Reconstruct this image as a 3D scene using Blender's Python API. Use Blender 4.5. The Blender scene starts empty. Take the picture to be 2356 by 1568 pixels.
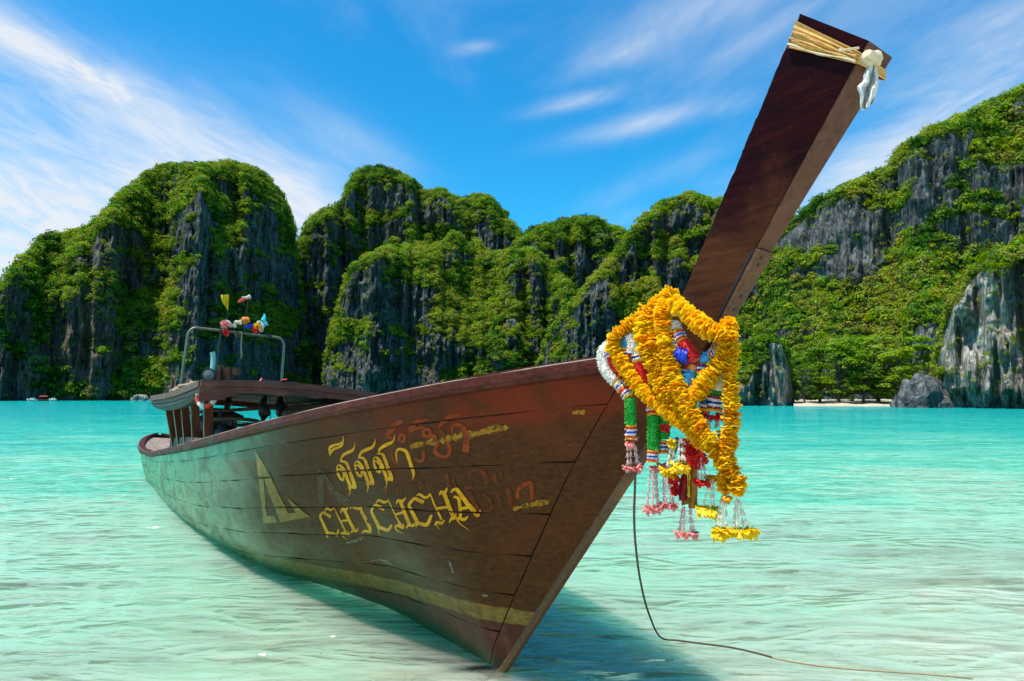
import bpy, bmesh, math, random
import numpy as np
from mathutils import Vector, Matrix, Quaternion

random.seed(7)
np.random.seed(7)
SC = bpy.context.scene
COL = SC.collection

# ------------------------------------------------------------------ camera
EYE = 1.5
PITCH = math.atan((914.0 - 784.0) / 1570.0)
cam_data = bpy.data.cameras.new("camera")
cam_data.sensor_width = 36.0
cam_data.lens = 1570.0 / 2356.0 * 36.0
cam_data.clip_start = 0.05
cam_data.clip_end = 6000.0
cam = bpy.data.objects.new("camera", cam_data)
COL.objects.link(cam)
cam.location = (0.0, 0.0, EYE)
cam.rotation_euler = (math.radians(90.0) + PITCH, 0.0, 0.0)
SC.camera = cam

# ------------------------------------------------------------------ view and sampling
SC.view_settings.view_transform = 'Standard'
SC.view_settings.look = 'None'
SC.view_settings.exposure = 0.45
SC.view_settings.gamma = 1.0
SC.view_settings.use_curve_mapping = False
SC.cycles.use_denoising = True
SC.cycles.max_bounces = 8
SC.cycles.transparent_max_bounces = 12
SC.cycles.caustics_reflective = False
SC.cycles.caustics_refractive = False

# ------------------------------------------------------------------ sun and sky
SUN = Vector((-0.285, -0.115, 0.95)).normalized()
sun_data = bpy.data.lights.new("sun", 'SUN')
sun_data.energy = 4.2
sun_data.angle = math.radians(0.53)
sun_data.color = (1.0, 0.955, 0.87)
sun = bpy.data.objects.new("sun", sun_data)
COL.objects.link(sun)
sun.location = SUN * 50.0
sun.rotation_euler = SUN.to_track_quat('Z', 'Y').to_euler()


class NG:
    """small helper to write node trees"""
    def __init__(self, tree):
        self.t = tree
        tree.nodes.clear()

    def n(self, kind, _props=None, **ins):
        nd = self.t.nodes.new(kind)
        for k, v in (_props or {}).items():
            setattr(nd, k, v)
        for k, v in ins.items():
            self.put(nd, k, v)
        return nd

    def put(self, nd, k, v):
        if k[0] == 'i' and k[1:].isdigit():
            s = nd.inputs[int(k[1:])]
        else:
            s = nd.inputs[k.replace('_', ' ')]
        if hasattr(v, 'is_output'):
            self.t.links.new(v, s)
        else:
            if s.type == 'RGBA' and len(v) == 3:
                v = (*v, 1.0)
            s.default_value = v

    def math(self, op, a, b=0.0, c=None, clamp=False):
        nd = self.n('ShaderNodeMath', {'operation': op, 'use_clamp': clamp}, i0=a, i1=b)
        if c is not None:
            self.put(nd, 'i2', c)
        return nd.outputs[0]

    def vmath(self, op, a, b=(0, 0, 0)):
        nd = self.n('ShaderNodeVectorMath', {'operation': op}, i0=a, i1=b)
        return nd.outputs['Value'] if op in ('DOT_PRODUCT', 'LENGTH', 'DISTANCE') else nd.outputs[0]

    def noise(self, vec, scale, detail=4.0, rough=0.55, dist=0.0, out='Fac'):
        nd = self.n('ShaderNodeTexNoise', None, Vector=vec, Scale=scale, Detail=detail, Roughness=rough, Distortion=dist)
        return nd.outputs[out]

    def mapping(self, vec, loc=(0, 0, 0), rot=(0, 0, 0), scale=(1, 1, 1)):
        return self.n('ShaderNodeMapping', None, Vector=vec, Location=loc, Rotation=rot, Scale=scale).outputs[0]

    def ramp(self, fac, stops, interp='LINEAR'):
        nd = self.n('ShaderNodeValToRGB', None, Fac=fac)
        cr = nd.color_ramp
        cr.interpolation = interp
        while len(cr.elements) < len(stops):
            cr.elements.new(0.5)
        for e, (p, c) in zip(cr.elements, stops):
            e.position = p
            e.color = (c, c, c, 1) if isinstance(c, (int, float)) else (*c, 1)
        return nd.outputs[0]

    def step(self, fac, lo, hi):
        return self.n('ShaderNodeMapRange', {'interpolation_type': 'SMOOTHSTEP'}, Value=fac, From_Min=lo, From_Max=hi).outputs[0]

    def mix(self, fac, a, b, blend='MIX'):
        nd = self.n('ShaderNodeMix', {'data_type': 'RGBA', 'blend_type': blend})
        for i, v in ((0, fac), (6, a), (7, b)):
            if hasattr(v, 'is_output'):
                self.t.links.new(v, nd.inputs[i])
            else:
                if i and len(v) == 3:
                    v = (*v, 1.0)
                nd.inputs[i].default_value = v
        return nd.outputs[2]

    def bump(self, h, strength, dist, normal=None):
        nd = self.n('ShaderNodeBump', None, Height=h, Strength=strength, Distance=dist)
        if normal is not None:
            self.put(nd, 'Normal', normal)
        return nd.outputs[0]

    def attr(self, name):
        return self.n('ShaderNodeAttribute', {'attribute_name': name}).outputs['Fac']

    def out(self, sh):
        o = self.n('ShaderNodeOutputMaterial')
        self.t.links.new(sh, o.inputs[0])


# the photograph's own pixel grid (2356 wide) is used as the drawing board for
# unprojecting positions once; everything gets its own distance and real size
def ray(X, Y):
    a = (X - 1178.0) / 1570.0
    b = (784.0 - Y) / 1570.0
    return Vector((a, math.cos(PITCH) - b * math.sin(PITCH), math.sin(PITCH) + b * math.cos(PITCH)))


def at(X, Y, depth):
    """point seen at (X, Y), at this distance along the view"""
    d = ray(X, Y)
    return Vector((0, 0, EYE)) + d * (depth / d.y)


def at_z(X, Y, z=0.0):
    d = ray(X, Y)
    return Vector((0, 0, EYE)) + d * ((z - EYE) / d.z)


world = bpy.data.worlds.new("World")
SC.world = world
world.use_nodes = True
g = NG(world.node_tree)
dirv = g.n('ShaderNodeTexCoord').outputs['Generated']
sky = g.n('ShaderNodeTexSky', {'sky_type': 'NISHITA', 'sun_disc': False,
                               'sun_elevation': math.asin(SUN.z),
                               'sun_rotation': math.atan2(SUN.x, SUN.y),
                               'altitude': 0.0, 'air_density': 1.0, 'dust_density': 0.35, 'ozone_density': 3.0})
hs = g.n('ShaderNodeHueSaturation', None, Saturation=1.30, Value=1.0, Color=sky.outputs[0])
skycol = g.mix(1.0, hs.outputs[0], (0.28, 1.17, 1.18), 'MULTIPLY')
# thin cirrus: streaks that fan out to either side of the view
sep = g.n('ShaderNodeSeparateXYZ', None, Vector=dirv)
ax_ = g.math('SQRT', g.math('ADD', g.math('MULTIPLY', sep.outputs[0], sep.outputs[0]), 0.012))
fan = g.math('SUBTRACT', sep.outputs[2], g.math('MULTIPLY', ax_, 0.42))
lay = g.n('ShaderNodeCombineXYZ', None, X=sep.outputs[0], Y=sep.outputs[1], Z=g.math('MULTIPLY', fan, 2.3)).outputs[0]
wisp = g.noise(lay, 2.6, 9.0, 0.60, 0.7)
soft = g.noise(g.mapping(lay, loc=(7.3, 2.2, 1)), 1.6, 6.0, 0.55, 0.4)
fine = g.noise(g.mapping(lay, loc=(1.1, 4.0, 2.0), scale=(1, 1, 1.5)), 8.5, 9.0, 0.68, 1.3)


def cloud_blob(X, Y, wx, wy, ang, amp):
    """soft bank of cloud around a direction; wx, wy are half widths in degrees"""
    c = ray(X, Y).normalized()
    e1 = Vector((c.y, -c.x, 0)).normalized()
    e2 = e1.cross(c).normalized()
    if e2.z < 0:
        e2 = -e2
    ca, sa = math.cos(math.radians(ang)), math.sin(math.radians(ang))
    f1 = (e1 * ca + e2 * sa) / math.radians(wx)
    f2 = (e2 * ca - e1 * sa) / math.radians(wy)
    a = g.math('SUBTRACT', g.vmath('DOT_PRODUCT', dirv, f1), c.dot(f1))
    b = g.math('SUBTRACT', g.vmath('DOT_PRODUCT', dirv, f2), c.dot(f2))
    q = g.math('ADD', g.math('MULTIPLY', a, a), g.math('MULTIPLY', b, b))
    q = g.math('ADD', q, g.math('MULTIPLY', g.math('LESS_THAN', g.vmath('DOT_PRODUCT', dirv, tuple(c)), 0.0), 100.0))
    return g.math('MULTIPLY', g.math('EXPONENT', g.math('MULTIPLY', q, -1.0)), amp)


banks = [(60, 100, 9.0, 1.7, -20, 0.95), (190, 165, 5.0, 0.7, -18, 0.5), (110, 410, 15, 5.5, -12, 1.15), (560, 380, 11, 3.6, -22, 0.62),
         (820, 340, 6, 2.0, -30, 0.3), (60, 590, 12, 3.0, 0, 0.75), (700, 470, 7, 2.5, -20, 0.55),
         (1640, 10, 8, 1.5, 8, 0.35), (1410, 130, 3.0, 0.9, 14, 0.62), (1330, 232, 3.4, 0.6, 10, 0.6),
         (1520, 275, 6.0, 0.8, 8, 0.6), (1092, 110, 1.5, 0.45, 8, 0.42), (2330, 150, 7, 2.0, 25, 0.5),
         (2120, 290, 8, 2.2, 28, 0.42), (1930, 440, 6, 1.8, 28, 0.5), (1550, 390, 6, 1.0, 20, 0.22),
         (2340, 40, 8, 2.0, 20, 0.4), (1780, 60, 5, 0.8, 20, 0.4)]
msk = None
for bk in banks:
    m_ = cloud_blob(*bk)
    msk = m_ if msk is None else g.math('ADD', msk, m_)
wst = g.step(wisp, 0.30, 0.70)
fst = g.step(fine, 0.34, 0.70)
tex = g.math('ADD', g.math('MULTIPLY', wst, 0.60), g.math('MULTIPLY', fst, 0.30))
tex = g.math('ADD', tex, 0.20)
cl = g.math('MULTIPLY', msk, tex)
gen = g.math('MULTIPLY', g.step(g.math('MULTIPLY', soft, g.math('ADD', wisp, 0.45)), 0.42, 0.70), 0.24)  # dome-wide cloud, added mostly outside the view to whiten the fill light
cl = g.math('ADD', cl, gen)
fill = g.math('ADD', cloud_blob(20, 475, 11, 2.6, -10, 0.62), g.math('ADD', cloud_blob(330, 450, 8, 1.8, -16, 0.38), cloud_blob(20, 620, 7, 1.8, 0, 0.5)))
fill = g.math('MULTIPLY', fill, g.math('ADD', 0.15, g.math('MULTIPLY', g.step(g.math('ADD', g.math('MULTIPLY', soft, 0.6), g.math('MULTIPLY', fine, 0.4)), 0.36, 0.62), 0.85)))
cl = g.math('ADD', cl, fill)
# one small cumulus head beside the left hill
puff = g.math('ADD', cloud_blob(135, 528, 1.5, 0.62, 4, 1.0), cloud_blob(165, 534, 1.3, 0.6, 0, 1.0))
pn = g.noise(dirv, 90.0, 4.0, 0.6)
puff = g.step(g.math('ADD', puff, g.math('MULTIPLY', pn, 0.5)), 0.62, 0.80)
cl = g.math('MAXIMUM', g.math('MULTIPLY', cl, 0.95), puff)
cl = g.math('MINIMUM', cl, 0.96)
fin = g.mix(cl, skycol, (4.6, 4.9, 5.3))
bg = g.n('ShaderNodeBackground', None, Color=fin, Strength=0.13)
wo = g.n('ShaderNodeOutputWorld')
g.t.links.new(bg.outputs[0], wo.inputs[0])


# ------------------------------------------------------------------ helpers: objects
def mesh_of(name, verts, faces, smooth=False):
    me = bpy.data.meshes.new(name)
    me.from_pydata([tuple(v) for v in verts], [], [tuple(f) for f in faces])
    if smooth:
        me.polygons.foreach_set('use_smooth', [True] * len(me.polygons))
    me.update()
    return me


def link(name, me, mat=None, parent=None):
    if mat is not None and me is not None and not me.materials:
        me.materials.append(mat)
    o = bpy.data.objects.new(name, me)
    COL.objects.link(o)
    if parent is not None:
        o.parent = parent
    return o


def tag(o, label=None, cat=None, group=None, kind=None):
    if label:
        o['label'] = label
    if cat:
        o['category'] = cat
    if group:
        o['group'] = group
    if kind:
        o['kind'] = kind
    return o


def thing(name, loc, label, cat, group=None):
    o = bpy.data.objects.new(name, None)
    COL.objects.link(o)
    o.location = loc
    o.empty_display_size = 0.1
    return tag(o, label, cat, group)


class MB:
    """collects simple shapes into one mesh"""
    def __init__(self, off=(0, 0, 0)):
        self.v, self.f, self.off = [], [], Vector(off)

    def add(self, vs, fs):
        n = len(self.v)
        self.v += [Vector(v) - self.off for v in vs]
        self.f += [tuple(i + n for i in f) for f in fs]

    def hexa(self, p):
        """eight corners: four of the base, four of the top"""
        self.add(p, [(3, 2, 1, 0), (4, 5, 6, 7), (0, 1, 5, 4), (1, 2, 6, 5), (2, 3, 7, 6), (3, 0, 4, 7)])

    def box(self, c, s, R=None):
        p = []
        for z in (-1, 1):
            for x, y in ((-1, -1), (1, -1), (1, 1), (-1, 1)):
                q = Vector((x * s[0] / 2, y * s[1] / 2, z * s[2] / 2))
                p.append(Vector(c) + (R @ q if R else q))
        self.hexa(p)

    def bar(self, a, b, w, h, up=(0, 0, 1)):
        a, b = Vector(a), Vector(b)
        d = (b - a).normalized()
        x = d.cross(Vector(up)).normalized()
        y = x.cross(d).normalized()
        p = []
        for q in (a, b):
            p += [q - x * w / 2 - y * h / 2, q + x * w / 2 - y * h / 2, q + x * w / 2 + y * h / 2, q - x * w / 2 + y * h / 2]
        self.hexa(p)

    def tube(self, pts, r, n=8, cap=True, ell=None):
        pts = [Vector(p) for p in pts]
        rs = r if isinstance(r, (list, tuple)) else [r] * len(pts)
        t0 = (pts[1] - pts[0]).normalized()
        x = t0.orthogonal().normalized()
        vs, fs = [], []
        for i, p in enumerate(pts):
            a = pts[max(i - 1, 0)]
            b = pts[min(i + 1, len(pts) - 1)]
            t = (b - a).normalized() if (b - a).length > 1e-9 else t0
            x = (x - t * x.dot(t))
            x = x.normalized() if x.length > 1e-6 else t.orthogonal().normalized()
            y = t.cross(x)
            for k in range(n):
                an = 2 * math.pi * k / n
                vs.append(p + (x * math.cos(an) + y * math.sin(an)) * rs[i])
        for i in range(len(pts) - 1):
            for k in range(n):
                k2 = (k + 1) % n
                fs.append((i * n + k, i * n + k2, (i + 1) * n + k2, (i + 1) * n + k))
        if cap:
            fs.append(tuple(range(n))[::-1])
            fs.append(tuple((len(pts) - 1) * n + k for k in range(n)))
        self.add(vs, fs)

    def lathe(self, prof, n, M=None):
        vs, fs = [], []
        for (rr, z) in prof:
            for k in range(n):
                an = 2 * math.pi * k / n
                q = Vector((rr * math.cos(an), rr * math.sin(an), z))
                vs.append(M @ q if M else q)
        for i in range(len(prof) - 1):
            for k in range(n):
                k2 = (k + 1) % n
                fs.append((i * n + k, i * n + k2, (i + 1) * n + k2, (i + 1) * n + k))
        fs.append(tuple(range(n))[::-1])
        fs.append(tuple((len(prof) - 1) * n + k for k in range(n)))
        self.add(vs, fs)

    def sheet(self, grid, thick=0.0, cap=True):
        """grid of points, rows x cols; with a thickness it is closed on both sides"""
        R, Cn = len(grid), len(grid[0])
        P = [[Vector(p) for p in row] for row in grid]
        vs = [p for row in P for p in row]
        fs = [(i * Cn + j, i * Cn + j + 1, (i + 1) * Cn + j + 1, (i + 1) * Cn + j) for i in range(R - 1) for j in range(Cn - 1)]
        if thick:
            N = []
            for i in range(R):
                for j in range(Cn):
                    du = P[i][min(j + 1, Cn - 1)] - P[i][max(j - 1, 0)]
                    dv = P[min(i + 1, R - 1)][j] - P[max(i - 1, 0)][j]
                    nn = du.cross(dv)
                    N.append(nn.normalized() if nn.length > 1e-12 else Vector((0, 0, 1)))
            m = R * Cn
            vs = vs + [v - nn * thick for v, nn in zip(vs, N)]
            fs = fs + [tuple(m + k for k in f[::-1]) for f in fs]
            rim = [(0, j) for j in range(Cn)] + [(i, Cn - 1) for i in range(1, R)] + [(R - 1, j) for j in range(Cn - 2, -1, -1)] + [(i, 0) for i in range(R - 2, 0, -1)]
            for q in range(len(rim)):
                a = rim[q][0] * Cn + rim[q][1]
                b = rim[(q + 1) % len(rim)]
                b = b[0] * Cn + b[1]
                fs.append((b, a, a + m, b + m))
        self.add(vs, fs)

    def build(self, name, mat, parent=None, smooth=False):
        return link(name, mesh_of(name, self.v, self.f, smooth), mat, parent)


# ------------------------------------------------------------------ helpers: numpy noise
def _hash(ix, iy, iz, seed):
    h = (ix.astype(np.int64) * 374761393 + iy.astype(np.int64) * 668265263 + iz.astype(np.int64) * 1442695041 + seed * 974634777) & 0xFFFFFFFF
    h = ((h ^ (h >> 13)) * 1274126177) & 0xFFFFFFFF
    h = ((h ^ (h >> 16)) * 2246822519) & 0xFFFFFFFF
    h = h ^ (h >> 15)
    return (h & 0xFFFFFF).astype(np.float64) / float(0xFFFFFF)


def vnoise(x, y, z=None, seed=0):
    x = np.asarray(x, float)
    y = np.asarray(y, float)
    z = np.zeros_like(x) if z is None else np.asarray(z, float)
    ix, iy, iz = np.floor(x), np.floor(y), np.floor(z)
    fx, fy, fz = x - ix, y - iy, z - iz
    ux, uy, uz = [f * f * f * (f * (f * 6 - 15) + 10) for f in (fx, fy, fz)]
    r = 0.0
    for dx in (0, 1):
        for dy in (0, 1):
            for dz in (0, 1):
                w = (ux if dx else 1 - ux) * (uy if dy else 1 - uy) * (uz if dz else 1 - uz)
                r = r + w * _hash(ix + dx, iy + dy, iz + dz, seed)
    return r * 2 - 1


def fbm(x, y, z=None, oct=4, seed=0, gain=0.5):
    a, s, r = 1.0, 0.0, 0.0
    for o in range(oct):
        f = 2.0 ** o
        r = r + a * vnoise(np.asarray(x) * f + o * 17.3, np.asarray(y) * f + o * 9.1, None if z is None else np.asarray(z) * f, seed + o)
        s += a
        a *= gain
    return r / s * 1.6


def sstep(x, a, b):
    t = np.clip((np.asarray(x, float) - a) / (b - a), 0, 1)
    return t * t * (3 - 2 * t)


def big_mesh(name, V, F, attrs=None, smooth=True):
    """mesh from numpy arrays, quads"""
    me = bpy.data.meshes.new(name)
    me.vertices.add(len(V))
    me.vertices.foreach_set('co', np.ascontiguousarray(V, dtype=np.float32).ravel())
    k = F.shape[1]
    me.loops.add(F.size)
    me.loops.foreach_set('vertex_index', np.ascontiguousarray(F, dtype=np.int32).ravel())
    me.polygons.add(len(F))
    me.polygons.foreach_set('loop_start', np.arange(0, F.size, k, dtype=np.int32))
    me.polygons.foreach_set('use_smooth', np.full(len(F), smooth, dtype=bool))
    for nm, arr in (attrs or {}).items():
        at_ = me.attributes.new(nm, 'FLOAT', 'POINT')
        at_.data.foreach_set('value', np.ascontiguousarray(arr, dtype=np.float32))
    me.update(calc_edges=True)
    me.validate()
    return me


def grid_faces(R, Cn):
    i = np.arange(R - 1)[:, None] * Cn + np.arange(Cn - 1)[None, :]
    return np.stack([i, i + 1, i + Cn + 1, i + Cn], -1).reshape(-1, 4)

# ------------------------------------------------------------------ materials
def new_mat(name):
    m = bpy.data.materials.new(name)
    m.use_nodes = True
    return m, NG(m.node_tree)


def bsdf(g, col, rough=0.5, normal=None, **kw):
    nd = g.n('ShaderNodeBsdfPrincipled', None, Base_Color=col, Roughness=rough)
    for k, v in kw.items():
        g.put(nd, k, v)
    if normal is not None:
        g.put(nd, 'Normal', normal)
    return nd.outputs[0]


def simple(name, col, rough=0.6, var=0.25, scale=20.0, bump=0.0, **kw):
    m, g = new_mat(name)
    co = g.n('ShaderNodeTexCoord').outputs['Object']
    n = g.noise(co, scale, 5.0, 0.6)
    d = tuple(c * (1 - var) for c in col)
    l = tuple(min(c * (1 + var), 1) for c in col)
    c = g.ramp(n, [(0.3, d), (0.7, l)])
    nm = g.bump(n, bump, 0.01) if bump else None
    g.out(bsdf(g, c, rough, nm, **kw))
    return m


def wood(name, dark, mid, light, rough=0.45, coat=0.0, axis='x', scale=6.0, speck=0.0, wear=0.35, spec=0.3):
    """grain along one axis of the boat, with worn patches and specks"""
    m, g = new_mat(name)
    co = g.n('ShaderNodeTexCoord').outputs['Object']
    sc = {'x': (0.09, 1, 1), 'y': (1, 0.09, 1), 'z': (1, 1, 0.09), 'n': (1, 1, 1)}[axis]
    gr = g.noise(g.mapping(co, scale=sc), scale * 9, 6.0, 0.65, 0.3)
    big = g.noise(co, scale * 0.45, 6.0, 0.62, 0.4)
    c = g.ramp(gr, [(0.28, dark), (0.55, mid), (0.8, tuple(a * 0.6 + b * 0.4 for a, b in zip(mid, light)))])
    c = g.mix(g.math('MULTIPLY', g.step(big, 0.5, 0.72), wear * 2), c, light)
    if speck:
        sp = g.step(g.noise(co, scale * 16, 3.0, 0.7), 0.66, 0.74)
        c = g.mix(g.math('MULTIPLY', sp, speck), c, (0.30, 0.25, 0.20))
    ro = g.math('ADD', g.math('MULTIPLY', g.step(big, 0.35, 0.7), 0.25), rough - 0.1)
    nm = g.bump(gr, 0.25, 0.004)
    g.out(bsdf(g, c, ro, nm, Coat_Weight=coat, Coat_Roughness=0.12, Specular_IOR_Level=spec))
    return m


M = {}
m, g = new_mat('varnished_prow_wood')
co = g.n('ShaderNodeTexCoord').outputs['Object']
zp = g.n('ShaderNodeSeparateXYZ', None, Vector=co).outputs[2]
rot = g.mapping(co, rot=(0, math.radians(55), 0), scale=(0.12, 1, 1))
gr = g.noise(rot, 40.0, 6.0, 0.65, 0.3)
big = g.noise(co, 2.6, 6.0, 0.62, 0.5)
keep = g.step(g.math('ADD', zp, g.math('MULTIPLY', g.math('SUBTRACT', big, 0.5), 0.9)), 2.02, 2.42)
old = g.ramp(gr, [(0.3, (0.040, 0.012, 0.004)), (0.55, (0.078, 0.023, 0.007)), (0.8, (0.11, 0.036, 0.012))])
new = g.ramp(gr, [(0.3, (0.006, 0.0007, 0.0004)), (0.55, (0.020, 0.0018, 0.0010)), (0.8, (0.050, 0.0055, 0.003))])
c = g.mix(keep, old, new)
sp = g.step(g.noise(co, 70.0, 3.0, 0.7), 0.70, 0.76)
c = g.mix(g.math('MULTIPLY', sp, 0.5), c, (0.22, 0.19, 0.17))
g.out(bsdf(g, c, g.math('SUBTRACT', 0.50, g.math('MULTIPLY', keep, 0.16)), g.bump(gr, 0.2, 0.004), Specular_IOR_Level=0.07))
M['prow'] = m
M['stem'] = wood('worn_stem_wood', (0.050, 0.018, 0.006), (0.125, 0.050, 0.018), (0.27, 0.125, 0.050), 0.55, 0.0, 'n', 6.0, 0.3, 0.3)
M['rail'] = wood('weathered_rail_wood', (0.030, 0.006, 0.003), (0.085, 0.018, 0.009), (0.17, 0.058, 0.030), 0.5, 0.0, 'x', 8.0, 0.25, 0.35, 0.12)
M['cabin'] = wood('cabin_mahogany', (0.06, 0.012, 0.004), (0.16, 0.034, 0.010), (0.28, 0.085, 0.032), 0.42, 0.06, 'z', 5.0, 0.0, 0.3)
M['fascia'] = wood('roof_fascia_wood', (0.09, 0.018, 0.010), (0.22, 0.045, 0.024), (0.34, 0.12, 0.07), 0.5, 0.04, 'y', 5.0, 0.1, 0.35)
M['deck'] = wood('sun_bleached_deck', (0.16, 0.10, 0.075), (0.30, 0.21, 0.16), (0.42, 0.33, 0.27), 0.7, 0.0, 'x', 6.0, 0.0, 0.3)
M['grey_wood'] = wood('grey_weathered_wood', (0.08, 0.042, 0.028), (0.17, 0.095, 0.065), (0.28, 0.17, 0.125), 0.65, 0.0, 'x', 6.0, 0.0, 0.4)
M['inside'] = wood('inner_hull_wood', (0.02, 0.010, 0.006), (0.045, 0.022, 0.012), (0.08, 0.04, 0.02), 0.6, 0.0, 'x', 5.0, 0.0, 0.3)
M['black'] = simple('black_plastic', (0.012, 0.011, 0.012), 0.45, 0.4, 30)
M['steel'] = simple('galvanised_steel', (0.19, 0.18, 0.14), 0.45, 0.4, 25, Metallic=0.5)
M['canvas'] = simple('grey_green_canvas', (0.060, 0.082, 0.070), 0.8, 0.35, 14, 0.3)
M['tarp'] = simple('dark_rolled_tarp', (0.028, 0.020, 0.016), 0.7, 0.4, 14, 0.3)
M['red_plastic'] = simple('red_plastic', (0.72, 0.045, 0.015), 0.4, 0.15, 10)
M['white_plastic'] = simple('white_plastic', (0.75, 0.72, 0.64), 0.4, 0.12, 10)
M['glass_lamp'] = simple('lamp_glass', (0.22, 0.22, 0.19), 0.35, 0.3, 30)
M['pipe_green'] = simple('sea_green_pipe', (0.32, 0.60, 0.50), 0.35, 0.3, 20)
M['rope'] = simple('brown_rope', (0.10, 0.062, 0.034), 0.85, 0.45, 120, 0.5)
M['tan_rope'] = simple('tan_rope', (0.42, 0.29, 0.16), 0.85, 0.3, 120, 0.5)
M['iron'] = simple('dark_iron', (0.05, 0.035, 0.028), 0.5, 0.4, 60, Metallic=0.5)
M['rust_wood'] = wood('rusty_brown_box', (0.05, 0.018, 0.01), (0.13, 0.05, 0.025), (0.24, 0.13, 0.08), 0.55, 0.0, 'n', 9.0, 0.1, 0.3)


def cloth_mat(name, col, var=0.15, trans=0.25, rough=0.8):
    m, g = new_mat(name)
    co = g.n('ShaderNodeTexCoord').outputs['Object']
    n = g.noise(co, 60.0, 4.0, 0.6)
    c = g.ramp(n, [(0.3, tuple(x * (1 - var) for x in col)), (0.7, tuple(min(1, x * (1 + var)) for x in col))])
    p = bsdf(g, c, rough)
    t = g.n('ShaderNodeBsdfTranslucent', None, Color=c).outputs[0]
    g.out(g.n('ShaderNodeMixShader', None, i0=trans, i1=p, i2=t).outputs[0])
    return m


M['marigold'] = None
m, g = new_mat('marigold_petals')
rnd = g.n('ShaderNodeObjectInfo').outputs['Random']
co = g.n('ShaderNodeTexCoord').outputs['Object']
pn = g.noise(co, 90.0, 3.0, 0.6)
c = g.ramp(g.math('ADD', g.math('MULTIPLY', rnd, 0.5), g.math('MULTIPLY', pn, 0.5)),
           [(0.25, (1.0, 0.50, 0.002)), (0.5, (1.0, 0.65, 0.004)), (0.8, (1.0, 0.80, 0.015))])
p = bsdf(g, c, 0.55)
t = g.n('ShaderNodeBsdfTranslucent', None, Color=c).outputs[0]
g.out(g.n('ShaderNodeMixShader', None, i0=0.50, i1=p, i2=t).outputs[0])
M['marigold'] = m
M['yellow_flower'] = cloth_mat('yellow_flower_petals', (0.96, 0.66, 0.006), 0.08, 0.35, 0.55)
M['ochre_flower'] = cloth_mat('ochre_flower_petals', (0.88, 0.42, 0.004), 0.10, 0.35, 0.55)
M['pink_flower'] = cloth_mat('pink_rose_petals', (0.95, 0.36, 0.33), 0.12, 0.35, 0.5)
M['red_flower'] = cloth_mat('red_rose_petals', (0.86, 0.035, 0.03), 0.15, 0.3, 0.5)
M['pink_bud'] = cloth_mat('pink_buds', (0.93, 0.60, 0.56), 0.12, 0.3, 0.5)
M['white_bud'] = cloth_mat('ivory_buds', (0.88, 0.80, 0.62), 0.08, 0.3, 0.5)
M['leaf_green'] = cloth_mat('green_sepals', (0.16, 0.30, 0.03), 0.2, 0.2, 0.5)
for nm, col in (('white', (0.86, 0.80, 0.70)), ('red', (0.80, 0.02, 0.015)), ('blue', (0.02, 0.07, 0.66)), ('navy', (0.02, 0.035, 0.30)),
                ('green', (0.012, 0.40, 0.03)), ('gold', (0.92, 0.50, 0.02)), ('sky', (0.04, 0.36, 0.66)), ('dark_red', (0.36, 0.012, 0.02)),
                ('orange', (0.93, 0.26, 0.01))):
    M['bead_' + nm] = cloth_mat('bead_' + nm, col, 0.18, 0.12, 0.5)
M['sash'] = cloth_mat('golden_sash', (0.72, 0.40, 0.10), 0.18, 0.15)
M['white_cloth'] = cloth_mat('white_cloth', (0.80, 0.76, 0.70), 0.06, 0.25)
M['cream_cloth'] = cloth_mat('cream_cloth', (0.80, 0.66, 0.42), 0.08, 0.25)
M['red_ribbon'] = cloth_mat('dark_red_ribbon', (0.34, 0.008, 0.012), 0.2, 0.2)
M['ochre_ribbon'] = cloth_mat('ochre_ribbon', (0.42, 0.17, 0.012), 0.2, 0.2)
M['yellow_ribbon'] = cloth_mat('yellow_ribbon', (0.92, 0.66, 0.02), 0.1, 0.25)
M['flag_yellow'] = cloth_mat('yellow_flag_cloth', (0.95, 0.66, 0.005), 0.08, 0.3)
M['cyan_cloth'] = cloth_mat('cyan_cloth', (0.10, 0.66, 0.70), 0.1, 0.3)

# ------------------------------------------------------------------ water and sea bed
def sea_depth(x, y):
    r = np.hypot(x, y)
    d = 0.055 + 0.055 * np.maximum(y - 3.3, -30) + 0.0014 * np.maximum(y - 6, 0) ** 1.6
    d = d - 0.030 * np.clip(x, -3, 4) * np.exp(-np.maximum(y, 0) / 12.0)
    d = np.where(y < 3.3, 0.05 + 0.075 * (y - 3.3), d)
    d = d + 0.03 * fbm(np.asarray(x) / 3.0, np.asarray(y) / 2.0, oct=3, seed=5)
    return np.clip(d, -1.6, 5.0)


def radial(nr, r0, r1, angs):
    r = np.exp(np.linspace(math.log(r0), math.log(r1), nr))
    A, R = np.meshgrid(angs, r)
    return np.sin(A) * R, np.cos(A) * R, R


fa = np.radians(np.concatenate([np.linspace(-180, -62, 40)[:-1], np.linspace(-62, 62, 430), np.linspace(62, 180, 40)[1:]]))
X, Y, R = radial(330, 0.5, 1500.0, fa)
fade = 1 / (1 + (R / 26.0) ** 2)
wv = 0.016 * fbm(X / 1.5, Y / 0.55 + X * 0.12, oct=3, seed=11) + 0.012 * fbm(X / 3.5 + 3, Y / 1.4 - X * 0.08, oct=2, seed=21)
near = sstep(Y, 1.0, 4.5)
Z = wv * fade * (0.35 + 0.65 * near) * 1.35
Dp = sea_depth(X, Y)
Z = np.where(Dp < -0.02, -0.02, Z)
me = big_mesh('water', np.stack([X, Y, Z], -1).reshape(-1, 3), grid_faces(*X.shape), {'depth': Dp.ravel()})
m, g = new_mat('clear_turquoise_water')
geo = g.n('ShaderNodeNewGeometry').outputs['Position']
dep = g.attr('depth')
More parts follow.
